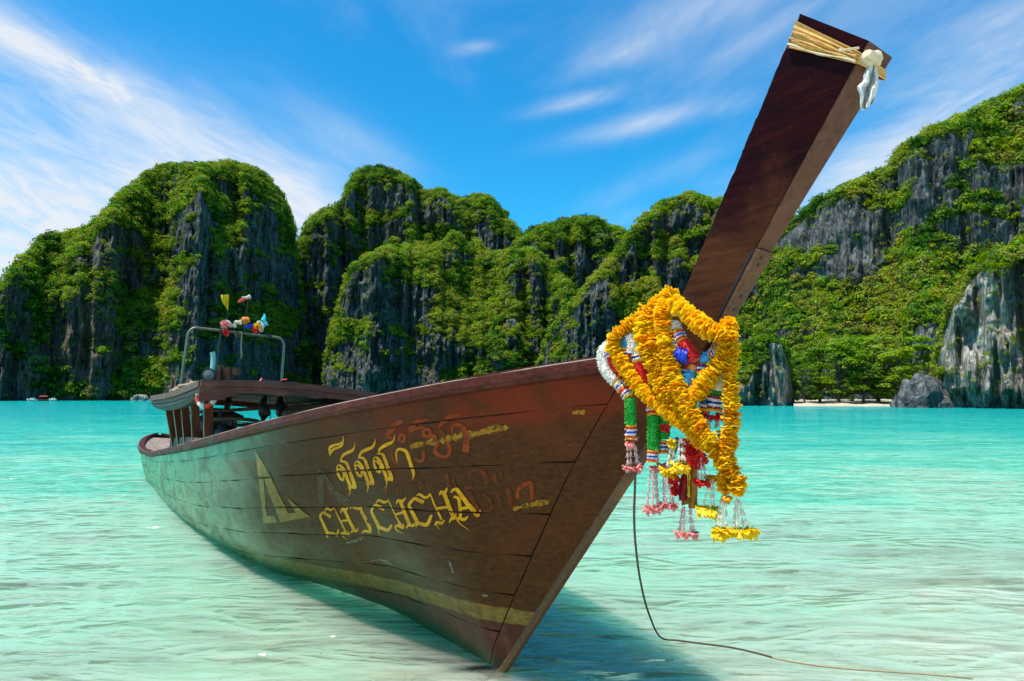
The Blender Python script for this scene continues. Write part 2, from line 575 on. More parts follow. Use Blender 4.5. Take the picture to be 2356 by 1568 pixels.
dep = g.math('ADD', dep, g.math('MULTIPLY', g.math('SUBTRACT', g.noise(g.mapping(geo, scale=(0.05, 0.13, 1)), 1.0, 4.0, 0.6), 0.5), g.math('MULTIPLY', dep, 1.9)))
w1 = g.noise(g.mapping(geo, rot=(0, 0, 0.10), scale=(0.6, 1.9, 1)), 1.35, 2.0, 0.5, 0.7)
w2 = g.noise(g.mapping(geo, rot=(0, 0, -0.22), scale=(0.8, 2.2, 1)), 2.1, 1.0, 0.5, 0.5)
w3 = g.noise(g.mapping(geo, rot=(0, 0, 0.05), scale=(0.35, 0.8, 1)), 0.7, 2.0, 0.5, 0.4)
# wave crests sharpened by folding the noise
fold = g.math('SUBTRACT', 1.0, g.math('ABSOLUTE', g.math('MULTIPLY', g.math('SUBTRACT', w1, 0.5), 3.2)))
w4 = g.noise(g.mapping(geo, rot=(0, 0, 0.3), scale=(0.9, 2.2, 1)), 5.5, 2.0, 0.5, 0.4)
hgt = g.math('ADD', g.math('MULTIPLY', fold, 0.35), g.math('ADD', g.math('MULTIPLY', w2, 0.34), g.math('ADD', g.math('MULTIPLY', w3, 0.82), g.math('MULTIPLY', w4, 0.16))))
calm = g.math('ADD', 0.6, g.math('MULTIPLY', g.step(dep, 0.05, 0.55), 0.4))
hgt = g.math('ADD', 0.93, g.math('MULTIPLY', g.math('SUBTRACT', hgt, 0.93), calm))
nm = g.bump(hgt, 1.0, 0.22)
swell = g.math('SUBTRACT', hgt, 0.93)
dep = g.math('MAXIMUM', g.math('ADD', g.math('MULTIPLY', dep, g.math('ADD', 1.0, g.math('MULTIPLY', swell, 1.5))), g.math('MULTIPLY', swell, 0.52)), 0.0)
tint = g.ramp(g.math('MULTIPLY', dep, 0.25), [(0.0, (0.94, 1.0, 0.96)), (0.03, (0.80, 0.98, 0.87)), (0.08, (0.55, 0.91, 0.72)), (0.25, (0.34, 0.86, 0.68)), (1.0, (0.05, 0.70, 0.58))])
scat = g.ramp(g.math('MULTIPLY', dep, 0.25), [(0.0, (0.47, 0.61, 0.43)), (0.05, (0.27, 0.51, 0.315)), (0.16, (0.085, 0.375, 0.225)), (0.4, (0.012, 0.262, 0.190)), (1.0, (0.001, 0.172, 0.152))])
opac = g.math('SUBTRACT', 1.0, g.math('EXPONENT', g.math('MULTIPLY', g.math('MAXIMUM', dep, 0.0), -6.5)))
tr = g.n('ShaderNodeBsdfTransparent', None, Color=tint).outputs[0]
df = g.n('ShaderNodeBsdfPrincipled', None, Base_Color=scat, Roughness=1.0, Specular_IOR_Level=0.0, Subsurface_Weight=0.9, Subsurface_Radius=(0.9, 2.0, 1.6), Subsurface_Scale=1.0, Normal=g.bump(hgt, 1.0, 0.10)).outputs[0]
body = g.n('ShaderNodeMixShader', None, i0=opac, i1=tr, i2=df).outputs[0]
fr = g.n('ShaderNodeFresnel', None, IOR=1.45, Normal=nm).outputs[0]
fr = g.math('MINIMUM', fr, 0.55)
gl = g.n('ShaderNodeBsdfGlossy', None, Color=(1, 1, 1), Roughness=0.05, Normal=nm).outputs[0]
g.out(g.n('ShaderNodeMixShader', None, i0=fr, i1=body, i2=gl).outputs[0])
o = link('water', me, m)
tag(o, 'clear shallow turquoise sea water filling the bay', None, None, 'structure')

X, Y, R = radial(150, 0.4, 1500.0, np.radians(np.linspace(-180, 180, 241)))
Dp = sea_depth(X, Y)
rip = 0.006 * fbm(X / 0.4 + 0.4 * fbm(X, Y, oct=2, seed=3), Y / 0.12, oct=2, seed=31) * (R < 14)
me = big_mesh('sea_bed', np.stack([X, Y, -Dp + rip], -1).reshape(-1, 3), grid_faces(*X.shape))
m, g = new_mat('white_coral_sand')
geo = g.n('ShaderNodeNewGeometry').outputs['Position']
n1 = g.noise(geo, 1.3, 5.0, 0.6)
n2 = g.noise(geo, 160.0, 3.0, 0.6)
c = g.ramp(n1, [(0.3, (0.52, 0.51, 0.42)), (0.7, (0.62, 0.61, 0.51))])
c = g.mix(g.math('MULTIPLY', g.step(n2, 0.68, 0.75), 0.6), c, (0.26, 0.21, 0.14))
g.out(bsdf(g, c, 0.9, g.bump(g.noise(g.mapping(geo, scale=(1, 3, 1)), 4.0, 4.0, 0.6), 0.4, 0.05), Subsurface_Weight=0.8, Subsurface_Radius=(0.8, 1.3, 1.1), Subsurface_Scale=1.0, Specular_IOR_Level=0.1))
o = link('sea_bed', me, m)
tag(o, 'pale sandy bottom rising to the shore under the clear water', None, None, 'structure')


# ------------------------------------------------------------------ limestone hills
def rock_material(name, base=(0.115, 0.120, 0.118), pale=(0.44, 0.42, 0.39), warm=(0.36, 0.20, 0.13), palef=0.35):
    m, g = new_mat(name)
    geo = g.n('ShaderNodeNewGeometry').outputs['Position']
    veg, wm, lt = g.attr('veg'), g.attr('warm'), g.attr('pale')
    st = g.noise(g.mapping(geo, scale=(1, 1, 0.10)), 0.42, 7.0, 0.66, 0.6)
    st2 = g.noise(g.mapping(geo, loc=(9, 3, 0), scale=(1, 1, 0.16)), 1.1, 6.0, 0.68, 0.5)
    bl = g.noise(geo, 0.11, 5.0, 0.6)
    c = g.ramp(st, [(0.38, tuple(x * 0.34 for x in base)), (0.5, base), (0.62, tuple(x * 2.2 for x in base))])
    k = g.math('ADD', g.math('MULTIPLY', g.step(st2, 0.54, 0.70), palef), g.math('MULTIPLY', lt, g.step(st2, 0.30, 0.62)))
    c = g.mix(g.math('MINIMUM', k, 0.95), c, pale)
    c = g.mix(g.math('MULTIPLY', g.math('MULTIPLY', wm, g.step(st, 0.36, 0.60)), 0.85), c, warm)
    c = g.mix(g.math('MULTIPLY', wm, g.math('MULTIPLY', g.step(st2, 0.58, 0.68), 0.55)), c, (0.52, 0.43, 0.38))
    gn = g.noise(geo, 0.55, 5.0, 0.65)
    gc = g.ramp(gn, [(0.3, (0.016, 0.038, 0.008)), (0.5, (0.040, 0.078, 0.010)), (0.72, (0.085, 0.130, 0.014))])
    c = g.mix(g.step(g.math('ADD', veg, g.math('MULTIPLY', g.math('SUBTRACT', gn, 0.5), 0.9)), 0.42, 0.62), c, gc)
    crk = g.n('ShaderNodeTexVoronoi', {'feature': 'DISTANCE_TO_EDGE'}, Vector=g.mapping(geo, scale=(1, 1, 0.35)), Scale=0.55).outputs['Distance']
    c = g.mix(g.math('MULTIPLY', g.math('SUBTRACT', 1.0, g.step(crk, 0.0, 0.10)), 0.55), c, tuple(x * 0.2 for x in base))
    c = g.mix(g.step(g.math('ADD', veg, g.math('MULTIPLY', g.math('SUBTRACT', gn, 0.5), 0.9)), 0.42, 0.62), c, gc)
    nm = g.bump(g.math('ADD', g.math('ADD', st, g.math('MULTIPLY', st2, 0.6)), g.math('MULTIPLY', g.step(crk, 0.0, 0.2), 0.25)), 1.0, 2.6)
    g.out(bsdf(g, c, 0.95, nm, Specular_IOR_Level=0.15))
    return m


M['rock'] = rock_material('dark_karst_limestone')
M['pale_rock'] = rock_material('pale_karst_limestone', (0.29, 0.265, 0.22), (0.76, 0.70, 0.59), (0.45, 0.29, 0.19), 0.5)


def leaf_material():
    m, g = new_mat('jungle_leaves')
    t = g.attr('tint')
    geo = g.n('ShaderNodeNewGeometry').outputs['Position']
    c = g.ramp(t, [(0.0, (0.018, 0.056, 0.012)), (0.22, (0.042, 0.112, 0.011)), (0.5, (0.110, 0.220, 0.011)), (0.74, (0.220, 0.335, 0.012)), (0.93, (0.33, 0.40, 0.018)), (1.0, (0.26, 0.17, 0.035))])
    hv = g.noise(geo, 0.16, 3.0, 0.6)
    c = g.n('ShaderNodeHueSaturation', None, Hue=g.math('ADD', 0.462, g.math('MULTIPLY', hv, 0.085)), Saturation=g.math('ADD', 0.72, g.math('MULTIPLY', g.noise(geo, 0.4, 2.0), 0.5)), Value=g.math('ADD', 0.86, g.math('MULTIPLY', g.noise(geo, 0.07, 3.0), 0.6)), Color=c).outputs[0]
    d = g.n('ShaderNodeBsdfDiffuse', None, Color=c).outputs[0]
    tl = g.n('ShaderNodeBsdfTranslucent', None, Color=c).outputs[0]
    g.out(g.n('ShaderNodeMixShader', None, i0=0.45, i1=d, i2=tl).outputs[0])
    return m


M['leaves'] = leaf_material()
m, g = new_mat('grey_bark')
co = g.n('ShaderNodeTexCoord').outputs['Object']
g.out(bsdf(g, g.ramp(g.noise(g.mapping(co, scale=(1, 1, .2)), 3.0, 5.0), [(0.3, (0.05, 0.04, 0.03)), (0.7, (0.16, 0.13, 0.10))]), 0.9))
M['bark'] = m

# leaf-card templates: one clump is a flattened dome of leaf-sized faces
def clump_cards(n, seed, flat=0.75):
    rs = np.random.RandomState(seed)
    u = rs.uniform(-0.35, 1, n)
    th = rs.uniform(0, 2 * np.pi, n)
    r = np.sqrt(np.maximum(1 - u * u, 0))
    k = rs.uniform(0.72, 1.08, n)
    lump = 1 + 0.28 * np.sin(th * 3 + seed) * r + 0.18 * np.cos(th * 5 + u * 4)
    C = np.stack([r * np.cos(th) * k * lump, r * np.sin(th) * k * lump, u * k * flat], -1)
    N = np.stack([r * np.cos(th), r * np.sin(th), u + 0.45], -1) + rs.normal(0, 0.24, (n, 3))
    N /= np.linalg.norm(N, axis=1, keepdims=True)
    T = np.cross(N, rs.normal(0, 1, (n, 3)))
    T /= np.linalg.norm(T, axis=1, keepdims=True)
    B = np.cross(N, T)
    a = rs.uniform(0.17, 0.31, n)[:, None]
    b = a * rs.uniform(0.5, 0.8, n)[:, None]
    q = np.stack([C - T * a, C + B * b + N * 0.05, C + T * a, C - B * b + N * 0.05], 1)
    return q, u


TPL = [clump_cards(42, 100 + i) for i in range(10)]
TPL_BIG = [clump_cards(70, 200 + i, 0.7) for i in range(6)]


def foliage_mesh(name, P, r, tint, tpl=TPL, seed=1):
    rs = np.random.RandomState(seed)
    Vs, As = [], []
    kind = rs.randint(0, len(tpl), len(P))
    rot = rs.uniform(0, 2 * np.pi, len(P))
    for k, (q, u) in enumerate(tpl):
        m_ = np.where(kind == k)[0]
        if not len(m_):
            continue
        c, s = np.cos(rot[m_]), np.sin(rot[m_])
        x = q[None, :, :, 0] * c[:, None, None] - q[None, :, :, 1] * s[:, None, None]
        y = q[None, :, :, 0] * s[:, None, None] + q[None, :, :, 1] * c[:, None, None]
        z = np.broadcast_to(q[None, :, :, 2], x.shape)
        V = np.stack([x, y, z], -1) * r[m_][:, None, None, None] + P[m_][:, None, None, :]
        jit = rs.normal(0, 0.07, (len(m_), q.shape[0]))
        t = np.clip(tint[m_][:, None] + jit, 0, 1)
        Vs.append(V.reshape(-1, 3))
        As.append(np.repeat(t.reshape(-1), 4))
    V = np.concatenate(Vs)
    A = np.concatenate(As)
    F = np.arange(len(V)).reshape(-1, 4)
    return big_mesh(name, V, F, {'tint': A}, False)


def hill(name, label, sky, rho0, edge=(0, 0), patches=(), warm=(), pale=(), step=2.0, seed=0, lobe=9.0, flute=3.2, veg_bias=0.0,
         cot_rock=0.07, cot_veg=0.72, mat='rock', crown=1.7, dens=1.0, undercut=0.0, jungle_label=None, bright=0.0, rows=150, base_dip=1.5):
    """one karst: base line rho0 metres out, face built upward ledge by ledge, rounded over its crest and closed behind"""
    sky = np.array(sky, float)
    Xs = np.arange(sky[0, 0], sky[-1, 0], step)
    Ys = np.interp(Xs, sky[:, 0], sky[:, 1])
    d = np.array([ray(x, y)[:] for x, y in zip(Xs, Ys)])
    al = np.arctan2(d[:, 0], d[:, 1])
    te = d[:, 2] / np.hypot(d[:, 0], d[:, 1])
    n = len(al)
    xm = (Xs - Xs[0]) / (Xs[-1] - Xs[0])
    r0 = rho0 + edge[0] * np.clip(1 - xm / 0.22, 0, 1) ** 2 + edge[1] * np.clip((xm - 0.80) / 0.20, 0, 1) ** 2
    sm = rho0 * al
    r0 = r0 + lobe * 1.1 * fbm(sm / 46.0, sm * 0, oct=3, seed=seed + 1) + lobe * 0.35 * fbm(sm / 13.0, sm * 0, oct=2, seed=seed + 2)
    te = np.maximum(te, 0.002)
    t = np.linspace(0, 1, rows)
    ztop = EYE + te * (r0 + 25)
    for it in range(4):
        Zg = -base_dip + (ztop + base_dip)[None, :] * t[:, None]
        S = np.broadcast_to(sm[None, :], Zg.shape)
        # board position, for the mapped patches of forest and bare rock
        el = (Zg - EYE) / (r0 + 20)[None, :]
        bx = np.broadcast_to(Xs[None, :], Zg.shape)
        by = 914 - 1570 * el * np.cos(al)[None, :] / 1.0
        nz = fbm(S / 15.0, Zg / 12.0, oct=4, seed=seed + 3)
        nz2 = fbm(S / 42.0, Zg / 36.0, oct=2, seed=seed + 4)
        nz3 = fbm(S / 5.5, Zg / 4.2, oct=3, seed=seed + 14)
        v = veg_bias - 0.24 + 1.1 * nz + 0.5 * nz2 + 0.95 * nz3
        for (cx, cy, rx, ry, amt) in patches:
            v = v + (0.85 * amt if amt > 0 else 0.50 * amt) * np.exp(-(((bx - cx) / rx) ** 2 + ((by - cy) / ry) ** 2))
        veg = sstep(v, -0.30, 0.45)
        top = sstep(t, 0.80, 1.0)[:, None]
        veg = np.maximum(veg, top * 0.9)
        cot = cot_rock + (cot_veg - cot_rock) * veg + 1.9 * top ** 3
        low = np.clip(Zg / 3.0, 0, 1)
        cot = np.where(Zg < 3.0, cot - undercut * (1 - low), cot)
        dz = (ztop + base_dip)[None, :] / (rows - 1)
        rho = r0[None, :] + np.cumsum(cot * dz, axis=0)
        ztop = EYE + te * rho[-1]
    rock = 1 - veg
    A = np.broadcast_to(al[None, :], Zg.shape)
    # relief: gullies and ribs, flutes on bare rock, all as real displacement
    rel = lobe * 0.55 * fbm(S / 21.0, Zg / 27.0, oct=3, seed=seed + 5)
    rel = rel + 1.25 * flute * rock * (np.abs(fbm(S / 3.6, Zg / 22.0, oct=4, seed=seed + 6, gain=0.6)) * 2.0 - 0.6)
    rel = rel + 0.75 * flute * fbm(S / 7.0, Zg / 6.0, oct=4, seed=seed + 7)
    rel = rel + 0.35 * flute * rock * np.abs(fbm(S / 1.9, Zg / 11.0, oct=2, seed=seed + 16))
    edge_k = np.minimum(1, 4 * t)[:, None]
    rho = rho + rel * (0.4 + 0.6 * edge_k)
    V = np.stack([np.sin(A) * rho, np.cos(A) * rho, Zg], -1)
    # back slope down to the water
    nb = 14
    bt = np.linspace(0, 1, nb + 1)[1:]
    zb = ztop[None, :] * (1 - bt[:, None]) - base_dip * bt[:, None]
    rb = rho[-1][None, :] + (ztop[None, :] + 4) * 0.9 * bt[:, None] ** 0.8
    Ab = np.broadcast_to(al[None, :], zb.shape)
    Vb = np.stack([np.sin(Ab) * rb, np.cos(Ab) * rb, zb], -1)
    VV = np.concatenate([V, Vb])
    vg = np.concatenate([veg, np.full(zb.shape, 0.8)])
    wmask = np.zeros_like(Zg)
    pmask = np.zeros_like(Zg)
    for (cx, cy, rx, ry, amt) in warm:
        wmask += amt * np.exp(-(((bx - cx) / rx) ** 2 + ((by - cy) / ry) ** 2))
    for (cx, cy, rx, ry, amt) in pale:
        pmask += amt * np.exp(-(((bx - cx) / rx) ** 2 + ((by - cy) / ry) ** 2))
    z0 = np.zeros(zb.shape)
    me = big_mesh(name, VV.reshape(-1, 3), grid_faces(*VV.shape[:2]),
                  {'veg': vg.ravel(), 'warm': np.concatenate([wmask, z0]).ravel(), 'pale': np.concatenate([pmask, z0]).ravel()})
    o = link(name, me, M[mat])
    tag(o, label, None, None, 'structure')
    # jungle: clumps of foliage sown over the vegetated ground by true surface area
    rs = np.random.RandomState(seed + 50)
    dx = np.linalg.norm(np.diff(V, axis=1)[:-1], axis=-1)
    dy = np.linalg.norm(np.diff(V, axis=0)[:, :-1], axis=-1)
    area = np.minimum(dx * dy, (dy * 1.0) * 3.0)
    vc = veg[:-1, :-1]
    prob = area * (0.06 + 0.94 * sstep(vc + 0.50 * fbm(S[:-1, :-1] / 3.0, Zg[:-1, :-1] / 2.6, oct=3, seed=seed + 8), 0.22, 0.70)) * dens / (crown * crown * 1.5)
    prob = np.where(Zg[:-1, :-1] < 1.2, 0, prob)
    cnt = rs.poisson(np.minimum(prob, 6))
    ii, jj = np.nonzero(cnt)
    rep = cnt[ii, jj]
    ii, jj = np.repeat(ii, rep), np.repeat(jj, rep)
    fu, fv = rs.uniform(0, 1, (2, len(ii), 1))
    P = V[ii, jj] * (1 - fu) * (1 - fv) + V[ii, jj + 1] * fu * (1 - fv) + V[ii + 1, jj] * (1 - fu) * fv + V[ii + 1, jj + 1] * fu * fv
    size = crown * np.exp(rs.normal(-0.08, 0.40, len(ii)))
    size = np.clip(size, crown * 0.45, crown * 1.9) * (0.62 + 0.38 * sstep(veg[ii, jj], 0.1, 0.6))
    patch_t = fbm(P[:, 0] / 9.0, P[:, 2] / 9.0, P[:, 1] / 9.0, oct=3, seed=seed + 9)
    tint = 0.51 + 0.42 * patch_t + rs.normal(0, 0.23, len(ii)) + bright
    for (cx, cy, rx, ry, amt) in patches:
        if amt > 0:
            tint = tint + 0.20 * min(amt, 1.5) * np.exp(-(((bx[ii, jj] - cx) / rx) ** 2 + ((by[ii, jj] - cy) / ry) ** 2))
    tint = np.clip(tint, 0.0, 0.95)
    odd = rs.uniform(0, 1, len(ii)) < 0.012
    tint = np.where(odd, 1.0, tint)
    hd = np.hypot(P[:, 0], P[:, 1])
    lift = size * rs.uniform(0.0, 0.95, len(ii))
    P = P + np.stack([-P[:, 0] / hd * 0.35, -P[:, 1] / hd * 0.35, np.full(len(ii), 0.75)], -1) * lift[:, None]
    fm = foliage_mesh('jungle', P, size, tint, seed=seed + 60)
    jo = link('jungle', fm, M['leaves'])
    tag(jo, jungle_label, None, None, 'stuff')
    return o, (V, veg)


A_sky = [(-700, 880), (-450, 815), (-250, 770), (-100, 715), (0, 665), (30, 625), (60, 596), (100, 554), (125, 535), (160, 536), (200, 528), (235, 500), (262, 460), (300, 434), (330, 414), (370, 397), (400, 384), (470, 378), (520, 375), (560, 386), (600, 406), (625, 430), (650, 460), (664, 492), (674, 530), (681, 580), (688, 640), (695, 700), (703, 780), (711, 850), (716, 905), (720, 912)]
hill('hill', 'dome-shaped green karst hill on the left with pinkish cliffs at its foot', A_sky, 335, (0, 75), seed=10, crown=1.4, lobe=13, veg_bias=0.46, cot_veg=0.80, dens=1.15, undercut=0.9, bright=0.07,
     patches=[(590, 650, 95, 60, -1.6), (225, 820, 62, 95, -2.6), (520, 850, 170, 70, -1.2), (60, 870, 80, 70, -0.7), (690, 720, 30, 190, -1.3), (330, 680, 70, 80, -0.6), (440, 500, 200, 90, 0.5), (270, 600, 120, 70, 0.6), (110, 700, 80, 80, 0.3), (395, 745, 45, 65, 1.5), (630, 760, 55, 45, 1.3), (560, 430, 110, 50, 0.2), (260, 690, 50, 40, 0.6), (100, 800, 60, 60, 0.2)],
     warm=[(225, 820, 80, 125, 1.5), (420, 860, 55, 80, 1.2), (20, 800, 50, 70, 1.0), (90, 880, 50, 60, 0.9)], pale=[(220, 850, 40, 80, 0.5), (420, 850, 50, 60, 0.45), (560, 830, 110, 60, 0.3)],
     jungle_label='jungle covering the dome-shaped karst hill on the left')
B_sky = [(640, 760), (665, 660), (684, 575), (705, 522), (735, 492), (790, 484), (797, 445), (815, 410), (845, 396), (880, 391), (915, 398), (945, 412), (968, 432), (985, 440), (1010, 434), (1040, 455), (1075, 462), (1105, 456), (1130, 462), (1160, 490), (1185, 525), (1200, 545), (1230, 600), (1280, 700), (1330, 800), (1400, 900)]
hill('hill', 'tall twin-topped karst hill in the middle behind the boat', B_sky, 440, (20, 30), seed=30, crown=1.6, lobe=13, veg_bias=0.26, cot_veg=0.7, dens=1.1,
     patches=[(890, 455, 70, 42, -1.3), (725, 640, 45, 150, -1.5), (800, 540, 60, 60, -0.6), (1000, 530, 130, 25, 0.5), (1080, 490, 60, 30, -0.3), (870, 410, 60, 20, 0.4)],
     jungle_label='jungle on the tall twin-topped hill in the middle')
B2_sky = [(738, 912), (744, 877), (752, 807), (767, 749), (798, 641), (810, 618), (841, 595), (883, 580), (914, 568), (964, 564), (991, 572), (1022, 557), (1041, 534), (1064, 545), (1076, 566), (1095, 552), (1115, 572), (1138, 582), (1176, 578), (1215, 574), (1260, 600), (1330, 690), (1400, 790), (1460, 905)]
hill('hill', 'lower rounded karst spur in front of the middle hills, streaked with grey rock', B2_sky, 330, (40, 30), seed=50, crown=1.2, lobe=11, veg_bias=0.18, cot_veg=0.78, dens=1.15, undercut=0.8, bright=0.17,
     patches=[(850, 720, 70, 70, -1.1), (810, 850, 80, 70, -1.3), (1000, 870, 90, 60, -0.9), (930, 600, 120, 28, 1.0), (1100, 730, 120, 120, 1.0), (960, 770, 60, 40, 0.5), (1060, 600, 40, 50, -1.0), (765, 820, 20, 80, 0.8), (930, 690, 80, 30, -0.5)],
     warm=[(1000, 880, 60, 40, 0.35)], jungle_label='jungle on the lower rounded spur in front of the middle hills')
C_sky = [(1090, 760), (1130, 650), (1165, 585), (1190, 555), (1215, 530), (1235, 520), (1265, 518), (1290, 510), (1330, 506), (1365, 512), (1400, 516), (1430, 525), (1448, 540), (1475, 590), (1520, 670), (1600, 780), (1650, 880)]
hill('hill', 'flat-topped karst hill just left of the prow with a dark cliff face', C_sky, 385, (25, 30), seed=70, crown=1.35, lobe=11, veg_bias=-0.02, cot_veg=0.7, dens=1.1,
     patches=[(1310, 640, 100, 90, -1.5), (1320, 535, 100, 18, 0.8), (1200, 610, 40, 60, 0.7), (1270, 760, 60, 60, 0.4)], pale=[(1320, 620, 70, 70, 0.15)],
     jungle_label='jungle along the top of the flat-topped hill left of the prow')
D_sky = [(1215, 900), (1235, 850), (1250, 800), (1280, 742), (1330, 690), (1360, 640), (1400, 598), (1440, 550), (1480, 505), (1520, 475), (1560, 455), (1588, 445), (1610, 458), (1640, 462), (1680, 460), (1720, 470), (1760, 500), (1800, 540), (1850, 620), (1900, 740), (1940, 860)]
hill('hill', 'steep bright green karst ridge right behind the flower garlands', D_sky, 250, (45, 20), seed=90, crown=0.95, lobe=9, veg_bias=0.16, cot_veg=0.85, dens=1.15, bright=0.24,
     patches=[(1450, 640, 110, 120, 0.8), (1570, 570, 60, 70, -0.6), (1400, 730, 40, 60, -0.6), (1470, 790, 80, 60, 0.4), (1700, 700, 60, 120, -0.9)],
     jungle_label='jungle on the steep ridge right behind the garlands')
E_sky = [(1560, 905), (1600, 800), (1650, 690), (1720, 600), (1790, 530), (1830, 493), (1855, 480), (1885, 456), (1920, 440), (1950, 424), (1990, 412), (2025, 398), (2050, 388), (2062, 366), (2100, 344), (2150, 312), (2200, 287), (2250, 264), (2300, 240), (2356, 214), (2450, 170), (2600, 130), (2800, 110), (3100, 150), (3400, 260)]
hill('hill', 'long high karst slope rising out of the frame on the right', E_sky, 150, (70, 0), seed=110, crown=0.85, lobe=8, flute=1.5, veg_bias=0.04, cot_veg=0.80, cot_rock=0.12, dens=1.1, rows=190, bright=0.15,
     patches=[(2060, 480, 120, 50, -1.0), (1860, 570, 40, 60, -1.0), (1930, 640, 90, 60, -1.2), (2080, 600, 60, 60, -0.8), (2150, 500, 90, 50, -0.8), (2340, 330, 40, 60, -1.0), (2200, 400, 60, 30, -0.5), (2250, 300, 110, 40, 0.9), (2300, 520, 90, 80, 0.9), (2000, 790, 200, 60, 1.0), (1870, 690, 40, 60, 0.4), (2100, 690, 90, 50, 0.5), (1800, 760, 50, 90, -0.9)],
     pale=[(1980, 600, 160, 90, 0.25)], jungle_label='jungle on the long slope rising at the right')
F_sky = [(2142, 925), (2148, 880), (2158, 820), (2172, 757), (2190, 698), (2215, 652), (2240, 618), (2275, 588), (2310, 578), (2356, 573), (2450, 560), (2600, 590), (2800, 690), (2950, 800)]
hill('sea_cliff', 'pale grey sea cliff with a grassy green top at the right edge', F_sky, 110, (16, 10), seed=130, crown=0.5, lobe=5.0, flute=3.0, veg_bias=-1.4, cot_veg=0.9, cot_rock=0.03, mat='pale_rock', dens=1.7, undercut=0.9, rows=130, step=1.6, bright=0.32,
     patches=[(2172, 700, 42, 110, 2.6), (2230, 625, 40, 40, 2.0), (2330, 585, 110, 26, 2.0), (2160, 820, 14, 60, 1.4)], pale=[(2235, 780, 50, 130, 1.0), (2330, 850, 40, 60, 0.3), (2200, 870, 50, 60, 0.6)], warm=[(2290, 840, 22, 60, 0.6)],
     jungle_label='bright grass and shrubs on top of the pale sea cliff')
G_sky = [(1668, 915), (1680, 860), (1692, 810), (1715, 785), (1745, 777), (1775, 770), (1797, 783), (1812, 818), (1822, 868), (1830, 922)]
hill('rock_stack', 'rocky stump with a shrubby top beside the far beach, right of the garlands', G_sky, 128, (8, 10), seed=150, crown=0.5, lobe=4.0, flute=2.6, veg_bias=-0.1, cot_veg=0.8, cot_rock=0.05, mat='pale_rock', dens=1.3, undercut=0.5, rows=80, step=1.5, bright=0.15,
     patches=[(1725, 792, 60, 20, 2.4), (1790, 860, 45, 60, -1.6), (1710, 860, 30, 40, 0.6), (1775, 780, 40, 14, 1.8)], pale=[(1790, 840, 25, 70, 0.7)],
     jungle_label='shrubs on the rocky stump beside the far beach')


# ------------------------------------------------------------------ far beach, boulders, beach trees
Xs = np.linspace(1826, 2225, 90)
rowsB = []
al = np.array([math.atan2(*ray(x, 930)[:2]) for x in Xs])
rr = np.linspace(0, 1, 14)
edge = 118 + 6 * np.sin(np.linspace(0, math.pi, 90) * 1.0) + 1.2 * fbm(np.linspace(0, 9, 90), np.zeros(90), oct=3, seed=77)
P = np.zeros((14, 90, 3))
for i, u in enumerate(rr):
    rho = edge + u * 34
    P[i, :, 0] = np.sin(al) * rho
    P[i, :, 1] = np.cos(al) * rho
    P[i, :, 2] = -0.25 + 0.62 * u ** 0.5 * 2.0 + 0.10 * fbm(al * 60, np.full(90, u * 4), oct=3, seed=78)
me = big_mesh('beach', P.reshape(-1, 3), grid_faces(14, 90))
m, g = new_mat('far_beach_sand')
geo = g.n('ShaderNodeNewGeometry').outputs['Position']
g.out(bsdf(g, g.ramp(g.noise(geo, 0.6, 5.0, 0.6), [(0.3, (0.46, 0.36, 0.25)), (0.7, (0.64, 0.54, 0.40))]), 0.9))
o = link('beach', me, m)
tag(o, 'narrow strip of pale sand at the foot of the right-hand slope', None, None, 'structure')


def boulder(name, X, Yw, rho, rx, ry, rz, label, mat, seed, cat='rock'):
    d = ray(X, 920)
    a = math.atan2(d.x, d.y)
    c = Vector((math.sin(a) * rho, math.cos(a) * rho, 0))
    n, k = 22, 13
    th = np.linspace(0, 2 * np.pi, n, endpoint=False)
    ph = np.linspace(-0.35, np.pi / 2, k)
    T, Ph = np.meshgrid(th, ph)
    nx, ny, nz = np.cos(T) * np.cos(Ph), np.sin(T) * np.cos(Ph), np.sin(Ph)
    r = 1 + 0.34 * fbm(nx * 1.6 + seed, ny * 1.6, nz * 1.6, oct=4, seed=seed)
    V = np.stack([nx * rx * r, ny * ry * r, nz * rz * r], -1).reshape(-1, 3)
    F = []
    for i in range(k - 1):
        for j in range(n):
            F.append((i * n + j, i * n + (j + 1) % n, (i + 1) * n + (j + 1) % n, (i + 1) * n + j))
    z = np.zeros(len(V))
    me = big_mesh(name, V, np.array(F), {'veg': z, 'warm': z, 'pale': z + 0.5}, False)
    o = link(name, me, M[mat])
    o.location = c
    return tag(o, label, cat)


boulder('boulder', 2124, 930, 114, 3.1, 3.0, 4.6, 'large dark boulder leaning against the pale sea cliff', 'rock', 3)
boulder('boulder', 2062, 930, 121, 1.0, 0.9, 1.0, 'small dark boulder lying on the far strip of sand', 'rock', 4)
boulder('sea_rock', 323, 918, 318, 3.6, 2.6, 2.4, 'low pale rock standing in the water under the left hill', 'pale_rock', 5)


